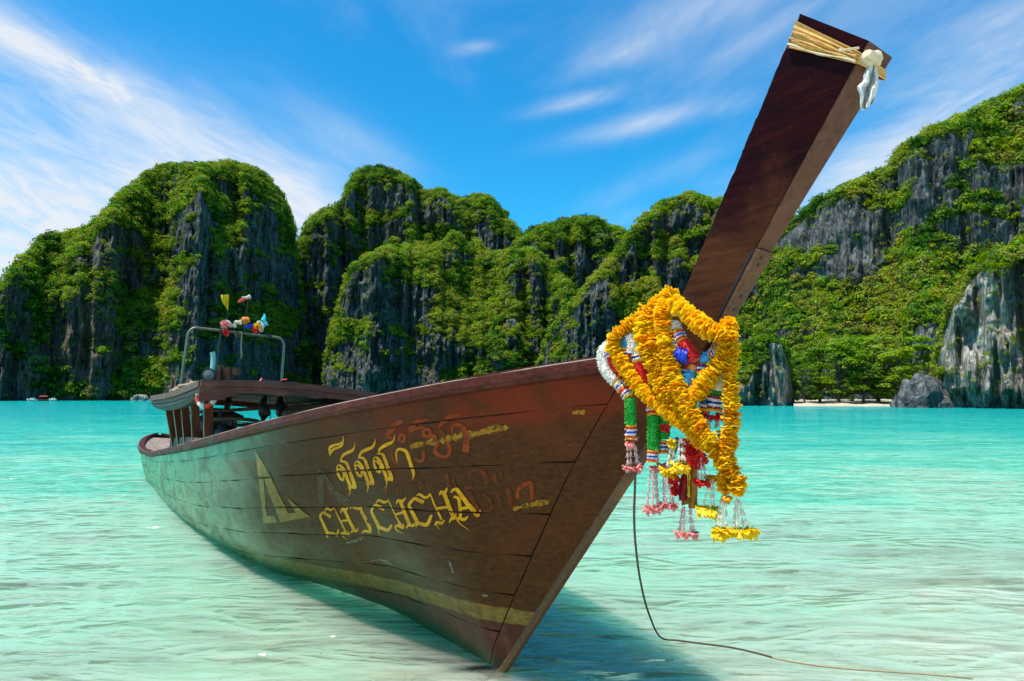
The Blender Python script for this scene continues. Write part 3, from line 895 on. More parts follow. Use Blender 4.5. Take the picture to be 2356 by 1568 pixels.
def tree(X, Yb, rho, height, cw, label, seed, tint):
    rs = np.random.RandomState(seed)
    d = ray(X, 920)
    a = math.atan2(d.x, d.y)
    base = Vector((math.sin(a) * rho, math.cos(a) * rho, 0.7))
    t = thing('tree', base, label, 'tree', 'broad trees behind the far beach')
    mb = MB()
    top = Vector((rs.uniform(-.6, .6), rs.uniform(-.5, .5), height * 0.72))
    bend = Vector((rs.uniform(-.5, .5), rs.uniform(-.5, .5), 0))
    mb.tube([Vector((0, 0, -0.5)), top * 0.35 + bend * 0.5, top * 0.7 + bend * 0.4, top], [height * .030, height * .024, height * .017, height * .008], 8)
    cen = []
    for k in range(24):
        an = k * 2.4 + rs.uniform(-.3, .3)
        lv = rs.uniform(0.10, 1.0)
        rad = cw * (0.30 + 0.62 * math.sin(min(1.0, (1.12 - lv) * 1.5) * math.pi / 2)) * rs.uniform(0.6, 1.05)
        q = Vector((math.cos(an) * rad, math.sin(an) * rad, height * lv * 0.93))
        s0 = top * max(0.25, lv * 0.62)
        mb.tube([s0, s0.lerp(q, 0.6) + Vector((0, 0, -height * .03)), q], [height * .011, height * .007, height * .003], 5, False)
        for _ in range(2):
            cen.append((q + Vector(rs.normal(0, cw * 0.13, 3)), rs.uniform(0.75, 1.15)))
    cen.append((top + Vector((0, 0, height * .18)), 1.0))
    mb.build('trunk', M['bark'], t, True)
    Pc = np.array([c[0][:] for c in cen])
    rr_ = np.array([c[1] for c in cen]) * cw * 0.34
    tt = np.clip(tint + 0.12 * (Pc[:, 2] / height - 0.6) + rs.normal(0, 0.05, len(cen)), 0, 0.95)
    q8 = [(np.stack([q[..., 0], q[..., 1], q[..., 2] * 0.62], -1) * np.array([1, 1, 1]), u) for q, u in TPL_BIG]
    link('crown', foliage_mesh('crown', Pc, rr_, tt, q8, seed), M['leaves'], t)
    return t


tree(1852, 930, 131, 6.6, 2.3, 'small dark green tree at the left end of the far beach beside the rocky stump', 1, 0.46)
tree(1886, 930, 137, 10.5, 3.2, 'slim bright tree second from the left end of the far beach', 2, 0.60)
tree(1930, 930, 134, 11.0, 4.0, 'broad bright green tree left of the middle of the far beach', 3, 0.70)
tree(1985, 930, 135, 9.4, 3.8, 'darker spreading tree at the middle of the far beach', 4, 0.54)
tree(2022, 930, 138, 12.5, 4.4, 'tallest light green tree behind the small boulder on the far beach', 5, 0.74)
tree(2072, 930, 134, 9.2, 3.6, 'bright low-branched tree just left of the large dark boulder', 6, 0.72)
tree(2108, 930, 140, 12.0, 3.8, 'light green tree rising behind the large dark boulder', 7, 0.68)
tree(1960, 900, 147, 12.5, 4.0, 'mid green tree on the slope behind the beach trees', 8, 0.55)


# ------------------------------------------------------------------ far boats
def far_boat(X, rho, Lh, yaw, hullc, canopy, label, name):
    d = ray(X, 918)
    a = math.atan2(d.x, d.y)
    t = thing(name, Vector((math.sin(a) * rho, math.cos(a) * rho, 0)), label, 'boat')
    t.rotation_euler = (0, 0, yaw)
    mb = MB()
    rows = []
    for u in np.linspace(-1, 1, 13):
        w = 0.9 * (1 - abs(u) ** 2.4) + 0.05
        sh = 0.55 + 0.55 * max(0, u) ** 3 * (2.2 if canopy else 0.8) + 0.15 * max(0, -u) ** 3
        rows.append([(u * Lh / 2, -w, sh), (u * Lh / 2, -w * .7, 0.05), (u * Lh / 2, 0, -0.2), (u * Lh / 2, w * .7, 0.05), (u * Lh / 2, w, sh)])
    mb.sheet(rows, 0.06)
    mb.build('hull', simple(name + '_hull', hullc, 0.4), t, True)
    if canopy:
        mb = MB()
        mb.sheet([[(-Lh * .25, v, 1.9 - abs(v) * .2), (Lh * .16, v, 1.95 - abs(v) * .2)] for v in (-0.9, -0.4, 0, .4, 0.9)], 0.08)
        mb.build('canopy', simple(name + '_canopy', canopy, 0.6), t)
        for x in (-Lh * .24, Lh * .15):
            for v in (-.8, .8):
                mb = MB()
                mb.bar((x, v, .4), (x, v, 1.8), .06, .06, (1, 0, 0))
                mb.build('post', M['cabin'], t)
        mb = MB()
        mb.tube([(Lh * .48, 0, 1.2), (Lh * .53, 0, 2.1)], [0.14, 0.1], 6)
        mb.build('prow', M['cabin'], t)
    else:
        mb = MB()
        mb.box((-.2, 0, 0.85), (Lh * .3, 1.0, 0.6))
        mb.build('cabin', M['white_plastic'], t)
        mb = MB()
        mb.box((Lh * .15 - .2 + 0.03, 0, 0.95), (0.05, .85, 0.3))
        mb.build('windscreen', M['black'], t)
    return t


far_boat(103, 322, 7.0, 0.1, (0.35, 0.06, 0.05), (0.75, 0.10, 0.12), 'tiny longtail boat with a red canopy moored under the left hill', 'longtail_boat')
far_boat(74, 316, 4.6, 3.0, (0.8, 0.8, 0.8), None, 'tiny white boat moored left of the red-canopied longtail', 'speedboat')
far_boat(122, 300, 3.4, 2.9, (0.8, 0.8, 0.8), None, 'tiny white boat moored right of the red-canopied longtail', 'speedboat')

# ------------------------------------------------------------------ the long-tail boat
PSI, PIT, HEEL = math.radians(35.5), math.radians(2.5), math.radians(4.0)
h_ = Vector((math.sin(PSI), -math.cos(PSI), 0))
st_ = Vector((h_.y, -h_.x, 0))
up_ = Vector((0, 0, 1))
FW = h_ * math.cos(PIT) + up_ * math.sin(PIT)
u2_ = -h_ * math.sin(PIT) + up_ * math.cos(PIT)
SB = st_ * math.cos(HEEL) + u2_ * math.sin(HEEL)
UP = -st_ * math.sin(HEEL) + u2_ * math.cos(HEEL)
FOOT = Vector((-0.0559, 3.9548, -0.02))
BM = Matrix(((FW.x, -SB.x, UP.x, FOOT.x), (FW.y, -SB.y, UP.y, FOOT.y), (FW.z, -SB.z, UP.z, FOOT.z), (0, 0, 0, 1)))
BMI = BM.inverted()


def W(s, v, z):
    """boat frame (forward, starboard, up) to the world"""
    return BM @ Vector((s, -v, z))


_s = np.array([-12.8, -12.2, -11.4, -10.5, -9.55, -7.5, -5.81, -4.7, -3.75, -2.68, -2.08, -1.25, -0.81, -0.31, 0.08, 0.42, 0.76, 1.1, 1.6])
_z = np.array([1.33, 1.215, 1.085, 1.00, 0.97, 1.035, 1.105, 1.158, 1.212, 1.285, 1.332, 1.408, 1.452, 1.502, 1.543, 1.575, 1.608, 1.64, 1.685])
_ks = np.array([-12.8, -11.4, -10.8, -9.5, -7, -4.5, -3, -2, -1, 0, 2])
_kz = np.array([0.85, 0.32, 0.12, -0.10, -0.28, -0.27, -0.16, -0.06, 0.02, 0.0, 0.0])
_ss = np.array([-0.05, 0.0, 0.50, 0.96, 1.10, 1.584, 2.19])
_sz = np.array([-0.06, 0.0, 0.575, 1.10, 1.25, 1.755, 2.60])


def zs_(s):
    return np.interp(s, _s, _z)


def b_(s):
    s = np.asarray(s, float)
    t = np.clip((1.45 - s) / 4.4, 0, 1)
    b = 0.9 * (1 - (1 - t) ** 2.2)
    ts = np.clip((-3.5 - s) / 6.0, 0, 1)
    b = b * (1 - 0.4 * ts ** 1.6)
    q = np.clip((-10.3 - s) / 2.32, 0, 1)
    return b * np.sqrt(np.maximum(1 - q * q, 0.0004))


def hull_v(s, z):
    s = np.asarray(s, float)
    z = np.asarray(z, float)
    zs = zs_(s)
    zk = np.interp(s, _ks, _kz)
    zst = np.interp(s, _ss, _sz, left=-9)
    zk = np.where(s > 0, np.maximum(zk, zst), zk)
    tau = np.clip((zs - z) / np.maximum(zs - zk, 1e-4), 0, 1)
    w = sstep(s, -3.0, -0.9)
    a = 2.2 + (1.15 - 2.2) * w
    c = 0.7 + 0.3 * w
    h = 0.020 * sstep(s, -1.2, 0.0)
    return h + (np.maximum(b_(s), h) - h) * (1 - tau ** a) ** c


def z_row(s, tau):
    zk = np.interp(s, _ks, _kz)
    return zs_(s) - tau * (zs_(s) - zk)


def s_end(tau):
    ss = np.linspace(-0.2, 1.7, 800)
    d = z_row(ss, tau) - np.interp(ss, _ss, _sz)
    i = np.argmax(d <= 0)
    return ss[i]


def hull_pick(X, Y, lift=0.006):
    """where lines of sight through drawing-board points meet the starboard planking"""
    X = np.asarray(X, float)
    Y = np.asarray(Y, float)
    a = (X - 1178.0) / 1570.0
    b = (784.0 - Y) / 1570.0
    d = np.stack([a, math.cos(PITCH) - b * math.sin(PITCH), math.sin(PITCH) + b * math.cos(PITCH)], -1)
    Mi = np.array(BMI)
    R, T = Mi[:3, :3], Mi[:3, 3]
    o = R @ np.array([0, 0, EYE]) + T
    dl = d @ R.T
    lo = np.full(X.shape, 2.2)
    hi = np.full(X.shape, np.nan)
    ts = np.linspace(2.2, 14, 500)
    prev = None
    for t in ts:
        P = o + dl * t
        gq = -P[..., 1] - hull_v(P[..., 0], P[..., 2])
        ok = (P[..., 2] <= zs_(P[..., 0]) + 0.02) & (P[..., 0] < 1.6)
        hit = np.isnan(hi) & (gq < 0) & ok
        hi = np.where(hit, t, hi)
        lo = np.where(np.isnan(hi), t, lo)
    hi = np.where(np.isnan(hi), lo + 0.01, hi)
    for _ in range(14):
        mid = (lo + hi) / 2
        P = o + dl * mid[..., None]
        gq = -P[..., 1] - hull_v(P[..., 0], P[..., 2])
        lo = np.where(gq < 0, lo, mid)
        hi = np.where(gq < 0, mid, hi)
    return o + dl * (hi - lift)[..., None]


boat = bpy.data.objects.new('longtail_boat', None)
COL.objects.link(boat)
boat.matrix_world = BM
tag(boat, 'old brown wooden longtail boat with a tall raked prow beached in shallow water', 'boat')


def L(s, v, z):
    return Vector((s, -v, z))


def sheen_mix(g, base, nm):
    """old varnish: dull when faced, mirror-like at a grazing view"""
    fc = g.n('ShaderNodeLayerWeight', None, Blend=0.5, Normal=nm).outputs['Facing']
    fac = g.math('MULTIPLY', g.math('POWER', g.math('MAXIMUM', g.math('MULTIPLY', g.math('SUBTRACT', fc, 0.48), 1.92), 0.0), 1.7), 0.80)
    co = g.n('ShaderNodeTexCoord').outputs['Object']
    worn = g.step(g.noise(g.mapping(co, scale=(0.5, 1, 1)), 5.0, 7.0, 0.7, 0.4), 0.34, 0.60)
    drops = g.step(g.noise(g.mapping(co, scale=(6, 6, 1.0)), 3.0, 5.0, 0.7), 0.60, 0.72)
    spots = g.step(g.noise(co, 30.0, 3.0, 0.65), 0.64, 0.70)
    keepf = g.math('MULTIPLY', g.math('ADD', 0.48, g.math('MULTIPLY', worn, 0.6)), g.math('SUBTRACT', 1.0, g.math('MULTIPLY', g.math('MAXIMUM', g.math('MULTIPLY', drops, 0.55), g.math('MULTIPLY', spots, 0.8)), 0.9)))
    fac = g.math('MULTIPLY', fac, keepf)
    gl = g.n('ShaderNodeBsdfGlossy', None, Color=(0.72, 0.95, 0.74), Roughness=0.17, Normal=nm).outputs[0]
    g.out(g.n('ShaderNodeMixShader', None, i0=fac, i1=base, i2=gl).outputs[0])


# planking material: varnish, antifouling below the line, a pale stripe between
def hull_material():
    m, g = new_mat('varnished_planking')
    co = g.n('ShaderNodeTexCoord').outputs['Object']
    sp = g.n('ShaderNodeSeparateXYZ', None, Vector=co)
    s, z = sp.outputs[0], sp.outputs[2]
    gr = g.noise(g.mapping(co, scale=(0.10, 1, 1)), 60.0, 6.0, 0.65, 0.3)
    big = g.noise(co, 1.7, 7.0, 0.62, 0.5)
    big2 = g.noise(g.mapping(co, loc=(5, 2, 1), scale=(0.5, 1, 1.3)), 3.1, 7.0, 0.66, 0.4)
    c = g.ramp(gr, [(0.25, (0.038, 0.011, 0.003)), (0.55, (0.088, 0.025, 0.006)), (0.85, (0.140, 0.045, 0.011))])
    c = g.mix(g.math('MULTIPLY', g.step(big, 0.46, 0.70), 0.75), c, (0.150, 0.030, 0.006))
    c = g.mix(g.math('MULTIPLY', g.step(big2, 0.55, 0.75), 0.55), c, (0.135, 0.066, 0.020))
    # red band of older paint under the rail toward the bow
    zrel = g.math('SUBTRACT', z, g.math('ADD', 1.235, g.math('MULTIPLY', s, 0.105)))
    band = g.math('MULTIPLY', g.step(zrel, 0.02, 0.10), g.step(s, -0.9, 0.0))
    c = g.mix(g.math('MULTIPLY', band, g.math('MULTIPLY', g.step(big, 0.35, 0.6), 0.85)), c, (0.22, 0.022, 0.005))
    # wear: scratches and pits
    scr = g.step(g.noise(g.mapping(co, rot=(0.2, 0.5, 0.1), scale=(0.25, 1, 2.4)), 34.0, 3.0, 0.7), 0.66, 0.73)
    c = g.mix(g.math('MULTIPLY', scr, 0.45), c, (0.22, 0.13, 0.06))
    pit = g.step(g.noise(co, 46.0, 2.0, 0.6), 0.70, 0.76)
    c = g.mix(g.math('MULTIPLY', pit, 0.8), c, (0.012, 0.008, 0.006))
    drip = g.noise(g.mapping(co, scale=(14, 14, 0.9)), 1.0, 4.0, 0.7)
    wob = g.math('MULTIPLY', g.math('SUBTRACT', g.noise(co, 7.0, 4.0, 0.6), 0.5), 0.035)
    zz = g.math('ADD', z, wob)
    sq = g.math('MULTIPLY', s, s)
    top = g.math('ADD', STRIPE[0], g.math('ADD', g.math('MULTIPLY', s, STRIPE[1]), g.math('MULTIPLY', sq, STRIPE[2])))
    bot = g.math('SUBTRACT', top, g.math('ADD', 0.088, g.math('MULTIPLY', s, -0.014)))
    in_str = g.math('MULTIPLY', g.step(g.math('SUBTRACT', top, zz), -0.004, 0.006), g.step(g.math('SUBTRACT', zz, bot), -0.004, 0.008))
    stripe_c = g.ramp(g.math('ADD', g.math('MULTIPLY', drip, 0.5), g.math('MULTIPLY', gr, 0.5)),
                      [(0.32, (0.090, 0.032, 0.008)), (0.5, (0.235, 0.115, 0.026)), (0.7, (0.36, 0.205, 0.055))])
    under = g.ramp(g.math('ADD', g.math('MULTIPLY', drip, 0.4), g.math('MULTIPLY', big2, 0.6)),
                   [(0.3, (0.030, 0.012, 0.008)), (0.5, (0.110, 0.022, 0.014)), (0.72, (0.19, 0.085, 0.050))])
    c = g.mix(g.step(g.math('SUBTRACT', bot, zz), -0.003, 0.006), c, under)
    c = g.mix(g.math('MULTIPLY', in_str, 0.92), c, stripe_c)
    # weed line close to the water
    wl = g.math('ADD', g.math('MULTIPLY', s, -0.042), 0.02)
    alg = g.math('SUBTRACT', zz, wl)
    c = g.mix(g.math('MULTIPLY', g.step(g.math('MULTIPLY', alg, -1.0), -0.085, -0.015), 0.88), c, (0.022, 0.026, 0.012))
    ro = g.math('ADD', 0.36, g.math('MULTIPLY', g.step(big2, 0.35, 0.7), 0.22))
    nm = g.bump(gr, 0.22, 0.004)
    nm = g.bump(big2, 0.25, 0.02, nm)
    sheen_mix(g, bsdf(g, c, ro, nm, Specular_IOR_Level=0.10), nm)
    return m


STRIPE = (0.3636, 0.0349, 0.0008)
M['hull'] = hull_material()

hull = None
mbi = MB()
for sg in (1, -1):
    grid = []
    for u in np.linspace(0, 1, 80):
        row = []
        for tau in np.linspace(0.0, 1.0, 17):
            s = -12.60 + u * (s_end(tau) - 0.012 + 12.60)
            z = float(z_row(s, tau))
            v = max(float(hull_v(s, z)) - 0.022, 0.002)
            row.append(L(s, sg * v, z))
        grid.append(row)
    mbi.sheet(grid if sg > 0 else grid[::-1], 0.012)
hull = mbi.build('hull', M['inside'], boat, True)

SEAMS = [0.0, 0.115, 0.275, 0.435, 0.575, 0.715, 0.855, 1.0]


def apron(tau):
    return 0.36 - 0.27 * tau


for sg in (1, -1):
    for k in range(7):
        t0 = SEAMS[k] + (0.0015 if k else 0)
        t1 = SEAMS[k + 1] - 0.0015
        for part_ in ((0,) if sg < 0 else (0,)):
            grid = []
            us = np.linspace(0, 1, 64)
            for u in us:
                row = []
                for j in range(5):
                    tau = t0 + (t1 - t0) * j / 4
                    e = s_end(tau) - apron(tau) - 0.004
                    uu = 1 - (1 - u) ** 1.35
                    s = -12.60 + uu * (e + 12.60)
                    wv = 0.0022 * math.sin(s * 5 + k) + 0.0016 * math.sin(s * 13 + 2 * k)
                    z = float(z_row(s, tau + (wv if j in (0, 4) and k else 0)))
                    v = float(hull_v(s, z)) - (0.0025 if j in (0, 4) else 0)
                    row.append(L(s, sg * v, z))
                grid.append(row)
            mb = MB()
            mb.sheet(grid if sg > 0 else grid[::-1], 0.02)
            mb.build('plank', M['hull'], hull, True)
    # apron plank along the stem
    grid = []
    for i in range(26):
        tau = 0.02 + 0.975 * i / 25
        row = []
        for j in range(6):
            e = s_end(tau)
            s = e - apron(tau) + 0.002 + (apron(tau) - 0.004) * j / 5
            z = float(z_row(s, tau))
            v = float(hull_v(s, z)) - (0.002 if j == 0 else 0)
            row.append(L(s, sg * v, z))
        grid.append(row)
    mb = MB()
    mb.sheet(grid[::-1] if sg > 0 else grid, 0.02)
    o = mb.build('apron_plank', M['hull'], hull, True)

# stern closing board
mb = MB()
pts = []
for tau in np.linspace(0, 1, 9):
    z = float(z_row(-12.605, tau))
    v = max(float(hull_v(-12.59, z)), 0.01)
    pts.append((z, v))
mb.sheet([[L(-12.605, v, z), L(-12.62, 0, z), L(-12.605, -v, z)] for z, v in pts], 0.02)
mb.build('stern_board', M['hull'], hull, True)

# keel
mb = MB()
ks = list(np.linspace(-10.9, -0.1, 24))
mb.sheet([[L(s, 0.022, float(np.interp(s, _ks, _kz)) - 0.035), L(s, -0.022, float(np.interp(s, _ks, _kz)) - 0.035)] for s in ks], -0.05)
mb.build('keel', M['hull'], boat)


M['chafed_glint'] = wood('chafed_glint_wood', (0.20, 0.13, 0.09), (0.42, 0.31, 0.24), (0.62, 0.52, 0.44), 0.7, 0.0, 'x', 8.0, 0.0, 0.3)


# rub rail and raised wash strip along the sheer
SS = np.concatenate([-12.615 + 2.3 * (1 - np.cos(np.linspace(0, math.pi / 2, 22))), np.linspace(-10.2, 1.34, 82)])
for sg in (1, -1):
    gridr, gridc = [], []
    for i, s in enumerate(SS):
        b = float(b_(s))
        z = float(zs_(s))
        ds = 0.02
        tv = Vector((ds * 2, -(float(b_(s + ds)) - float(b_(max(s - ds, -12.62)))), 0)).normalized()
        nv = Vector((-tv.y, tv.x, 0)) * -1
        if nv.y > 0:
            nv = -nv
        nn = Vector((nv.x, nv.y * 1, 0))
        if i == 0:
            nn = Vector((-1, 0, 0))
        c = Vector((s, -b, z))
        wob = 0.002 * math.sin(s * 7) + 0.0015 * math.sin(s * 19)
        q = [c + nn * 0.048 + Vector((0, 0, 0.006)), c + nn * (0.052 + wob) + Vector((0, 0, -0.03)), c + nn * (0.046 + wob) + Vector((0, 0, -0.056)),
             c + nn * 0.004 + Vector((0, 0, -0.060)), c - nn * 0.03 + Vector((0, 0, -0.04)), c - nn * 0.03 + Vector((0, 0, 0.014)), c + nn * 0.036 + Vector((0, 0, 0.014)), c + nn * 0.048 + Vector((0, 0, 0.006))]
        q2 = [c - nn * 0.012 + Vector((0, 0, 0.012)), c - nn * 0.016 + Vector((0, 0, 0.034)), c - nn * 0.050 + Vector((0, 0, 0.034)), c - nn * 0.052 + Vector((0, 0, -0.02)), c - nn * 0.012 + Vector((0, 0, 0.012))]
        if sg < 0:
            q = [Vector((p.x, -p.y, p.z)) for p in q[::-1]]
            q2 = [Vector((p.x, -p.y, p.z)) for p in q2[::-1]]
        gridr.append(q)
        gridc.append(q2)
    mb = MB()
    mb.sheet(gridr)
    mb.build('rub_rail', M['rail'], boat)
    mb = MB()
    mb.sheet(gridc)
    mb.build('wash_strip', M['rail'], boat)
    # chafed pale arris with painted-in glint along the top outer edge of the rail, broken here and there
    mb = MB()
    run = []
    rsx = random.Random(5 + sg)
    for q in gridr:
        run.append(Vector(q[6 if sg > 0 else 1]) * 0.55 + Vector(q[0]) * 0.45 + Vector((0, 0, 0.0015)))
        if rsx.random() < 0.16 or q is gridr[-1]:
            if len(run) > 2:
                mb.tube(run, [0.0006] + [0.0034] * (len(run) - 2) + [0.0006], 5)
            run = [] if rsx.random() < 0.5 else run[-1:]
    mb.build('chafed_glint_edge', M['chafed_glint'], boat)

# boards inside: stern deck, floor, thwarts, foredeck
deck = None
mb = MB()
mb.box((-9.0, 0, 0.86), (3.6, 0.4, 0.02))
deck = mb.build('stern_deck', M['deck'], boat)
for k in range(6):
    v0 = -0.72 + k * 0.24
    mb = MB()
    rows = []
    for s in np.linspace(-12.45, -6.9, 34):
        bb = max(float(b_(s)) - 0.05, 0.01)
        a = max(min(v0 + 0.003, bb), -bb)
        c = max(min(v0 + 0.237, bb), -bb)
        z = float(zs_(s)) - 0.035 + 0.003 * (k % 2)
        rows.append([L(s, a, z), L(s, c, z)])
    mb.sheet(rows, 0.022)
    mb.build('deck_board', M['deck'], deck)
mb = MB()
mb.box((-9.6, -0.26, 0.965), (0.30, 0.08, 0.04))
mb.build('cleat', M['black'], deck)
mb = MB()
mb.box((-4.6, 0, 0.30), (4.4, 0.2, 0.03))
fl = mb.build('floor', M['inside'], boat)
for k in range(5):
    mb = MB()
    v0 = -0.5 + k * 0.2
    rows = [[L(s, np.clip(v0 + .004, -float(b_(s)) * .55, float(b_(s)) * .55), 0.33), L(s, np.clip(v0 + .196, -float(b_(s)) * .55, float(b_(s)) * .55), 0.33)] for s in np.linspace(-6.8, -2.4, 16)]
    mb.sheet(rows, 0.02)
    mb.build('floor_board', M['deck'], fl)
for s in (-2.6, -1.2):
    mb = MB()
    w = float(hull_v(s, 0.8)) - 0.04
    mb.box((s, 0, 0.8), (0.28, 2 * w, 0.03))
    mb.build('thwart', M['deck'], boat)
mb = MB()
rows = []
for s in np.linspace(-0.35, 1.05, 10):
    w = max(float(b_(s)) - 0.04, 0.012)
    rows.append([L(s, w, float(zs_(s)) - 0.03), L(s, 0, float(zs_(s)) - 0.015), L(s, -w, float(zs_(s)) - 0.03)])
mb.sheet(rows, 0.02)
mb.build('foredeck', M['rail'], boat)

# ---- prow post: tapering plank that flares toward its top
def prow_sec(t):
    """t 0 at the base inside the bow, 1 at the cut top: rear edge, front edge, half thickness"""
    r = (1.045 + (1.963 - 1.045) * t, 1.46 + (2.925 - 1.46) * t)
    f = (1.30 + (2.226 - 1.30) * t, 1.45 + (2.672 - 1.45) * t)
    bow = 0.016 * math.sin(math.pi * t)
    f = (f[0] - bow * 0.6, f[1] + bow * 0.45)
    return r, f, 0.024 + 0.064 * max(0.0, t - 0.08) ** 1.05


pg = {1: [], -1: []}
mb = MB()
rows = []
NT = 110
prs = np.random.RandomState(8)
for i in range(NT):
    t = i / (NT - 1)
    r, f, hh = prow_sec(t)
    ring = []
    bev = 0.006
    d = (Vector((f[0], 0, f[1])) - Vector((r[0], 0, r[1]))).normalized()
    R_, F_ = Vector((r[0], 0, r[1])), Vector((f[0], 0, f[1]))
    ax = Vector((0, 1, 0))
    hr = hh * 0.92
    R_ = R_ + d * (0.0016 * math.sin(t * 41) + abs(prs.normal(0, 0.0011)))
    F_ = F_ - d * abs(prs.normal(0, 0.0009))
    bev = 0.006 + abs(prs.normal(0, 0.0022))
    prof = [(R_ + d * bev, -hr), (R_, -hr + bev), (R_, hr - bev), (R_ + d * bev, hr),
            (R_ + (F_ - R_) * .5, hh * .99), (F_ - d * bev, hh), (F_, hh - bev), (F_, -hh + bev), (F_ - d * bev, -hh), (R_ + (F_ - R_) * .5, -hh * .99), (R_ + d * bev, -hr)]
    rows.append([p + ax * q for p, q in prof])
mb.sheet(rows)
topring = rows[-1][:-1]
n0 = len(mb.v)
mb.add(topring, [tuple(range(len(topring)))])
prow = mb.build('prow_post', M['prow'], boat)

M['front_board'] = wood('matt_brown_front', (0.070, 0.024, 0.012), (0.125, 0.048, 0.025), (0.19, 0.082, 0.045), 0.6, 0.0, 'n', 3.0, 0.1, 0.3, 0.2)
# stem band: the pale worn cap plank along the front of stem and lower prow
rows = []
stp = [(float(np.interp(z, _sz, _ss)), z) for z in np.linspace(-0.03, 1.70, 26)]
for i, (s, z) in enumerate(stp):
    hh = 0.021
    rows.append([L(s - 0.016, hh, z + 0.014), L(s + 0.004, hh + .002, z - 0.006), L(s + 0.020, hh * .75, z - 0.022), L(s + 0.020, -hh * .75, z - 0.022), L(s + 0.004, -hh - .002, z - 0.006), L(s - 0.016, -hh, z + 0.014)])
mb = MB()
mb.sheet(rows[::-1])
mb.build('stem_band', M['stem'], boat)
rows = []
tb = np.linspace(0.22, 0.475, 14)
for t in tb:
    r, f, hh = prow_sec(t)
    d = (Vector((f[0], 0, f[1])) - Vector((r[0], 0, r[1]))).normalized()
    F_ = Vector((f[0], 0, f[1]))
    w = hh * 0.97
    q = [F_ - d * 0.004 + Vector((0, -w, 0)), F_ + d * 0.014 + Vector((0, -w, 0)), F_ + d * 0.016 + Vector((0, -w * .8, 0)), F_ + d * 0.016 + Vector((0, w * .8, 0)), F_ + d * 0.014 + Vector((0, w, 0)), F_ - d * 0.004 + Vector((0, w, 0))]
    rows.append(q)
mb = MB()
mb.sheet(rows)
for rr, fl_ in ((rows[0], True), (rows[-1], False)):
    mb.add(rr, [tuple(range(6))])
cap_ = mb.build('stem_cap', M['stem'], prow)
rows = []
for t in np.linspace(0.478, 0.999, 22):
    r, f, hh = prow_sec(t)
    d = (Vector((f[0], 0, f[1])) - Vector((r[0], 0, r[1]))).normalized()
    F_ = Vector((f[0], 0, f[1]))
    w = hh - 0.004
    rows.append([F_ - d * 0.004 + Vector((0, -w, 0)), F_ + d * 0.005 + Vector((0, -w + .002, 0)), F_ + d * 0.005 + Vector((0, w - .002, 0)), F_ - d * 0.004 + Vector((0, w, 0))])
mb = MB()
mb.sheet(rows)
mb.add(rows[-1], [(0, 1, 2, 3)])
mb.build('front_board', M['front_board'], prow)
for t, w in ((0.455, 0.2), (0.435, 0.1), (0.34, 0.1), (0.30, 0.0)):
    r, f, hh = prow_sec(t)
    d = (Vector((f[0], 0, f[1])) - Vector((r[0], 0, r[1]))).normalized()
    c = Vector((f[0], -hh * w, f[1])) + d * 0.0165
    Mx = Matrix.Translation(c) @ d.to_track_quat('Z', 'Y').to_matrix().to_4x4()
    mb = MB()
    mb.lathe([(0.009, -0.002), (0.009, 0.002), (0.006, 0.0035), (0.002, 0.0035)], 10, Mx)
    mb.build('bolt', M['iron'], prow)
# dark slot between the side of the post and the cap
mb = MB()
rows = []
for t in np.linspace(0.20, 0.47, 12):
    r, f, hh = prow_sec(t)
    d = (Vector((f[0], 0, f[1])) - Vector((r[0], 0, r[1]))).normalized()
    F_ = Vector((f[0], 0, f[1]))
    rows.append([F_ - d * 0.016 + Vector((0, -hh * 1.0 - 0.0025, 0)), F_ - d * 0.007 + Vector((0, -hh * 1.0 - 0.0025, 0))])
mb.sheet(rows, 0.002)
mb.build('cap_groove', M['black'], prow)

# ---- cabin
RZ0, RSF, RSA, RHW = 1.745, -3.96, -7.0, 0.95


def roof_z(s, v):
    return RZ0 + 0.045 * (1 - (v / RHW) ** 2) - 0.004 * (RSF - s)


mb = MB()
grid = [[L(s, v, roof_z(s, v)) for v in np.linspace(-RHW, RHW, 15)] for s in np.linspace(RSA, RSF, 9)]
mb.sheet(grid, -0.035)
roof = mb.build('cabin_roof', M['tarp'], boat)
# front fascia: two stepped mouldings
for nm, z0, z1, s0, dep in (('front_moulding', 0.052, -0.012, RSF, 0.035), ('front_fascia', -0.016, -0.075, RSF - 0.012, 0.022)):
    grid = []
    for v in np.linspace(-RHW - 0.02, RHW + 0.02, 21):
        a, b = roof_z(RSF, v) + z0, roof_z(RSF, v) + z1
        # cut bracket beside the posts: the fascia drops in an ogee
        if nm == 'front_fascia':
            e = RHW - abs(v)
            b -= 0.075 * float(sstep(-e, -0.34, -0.20))
            b -= 0.02 * float(sstep(-abs(e - 0.75), -0.12, 0.0))
        grid.append([L(s0 + dep, v, a), L(s0 + dep, v, b)])
    mb = MB()
    mb.sheet(grid, dep)
    mb.build(nm, M['fascia'], roof)
# aft fascia and side mouldings
for sg in (1, -1):
    for nm, off, z0, z1, m_ in (('side_moulding', 0.035, 0.05, -0.015, M['grey_wood']), ('side_fascia', 0.012, -0.02, -0.062, M['grey_wood'])):
        grid = []
        for s in np.linspace(RSA - 0.04, RSF + 0.02, 16):
            sag = 0.03 * math.sin((s - RSA) / (RSF - RSA) * math.pi)
            zb = roof_z(s, RHW) - sag
            grid.append([L(s, sg * (RHW + off), zb + z0), L(s, sg * (RHW + off), zb + z1)])
        mb = MB()
        mb.sheet(grid, 0.02 if sg > 0 else -0.02)
        mb.build(nm, m_, roof)
mb = MB()
mb.sheet([[L(RSA - 0.02, v, roof_z(RSA, v) + 0.04), L(RSA - 0.02, v, roof_z(RSA, v) - 0.07)] for v in np.linspace(-RHW, RHW, 11)], 0.025)
mb.build('aft_fascia', M['fascia'], roof)
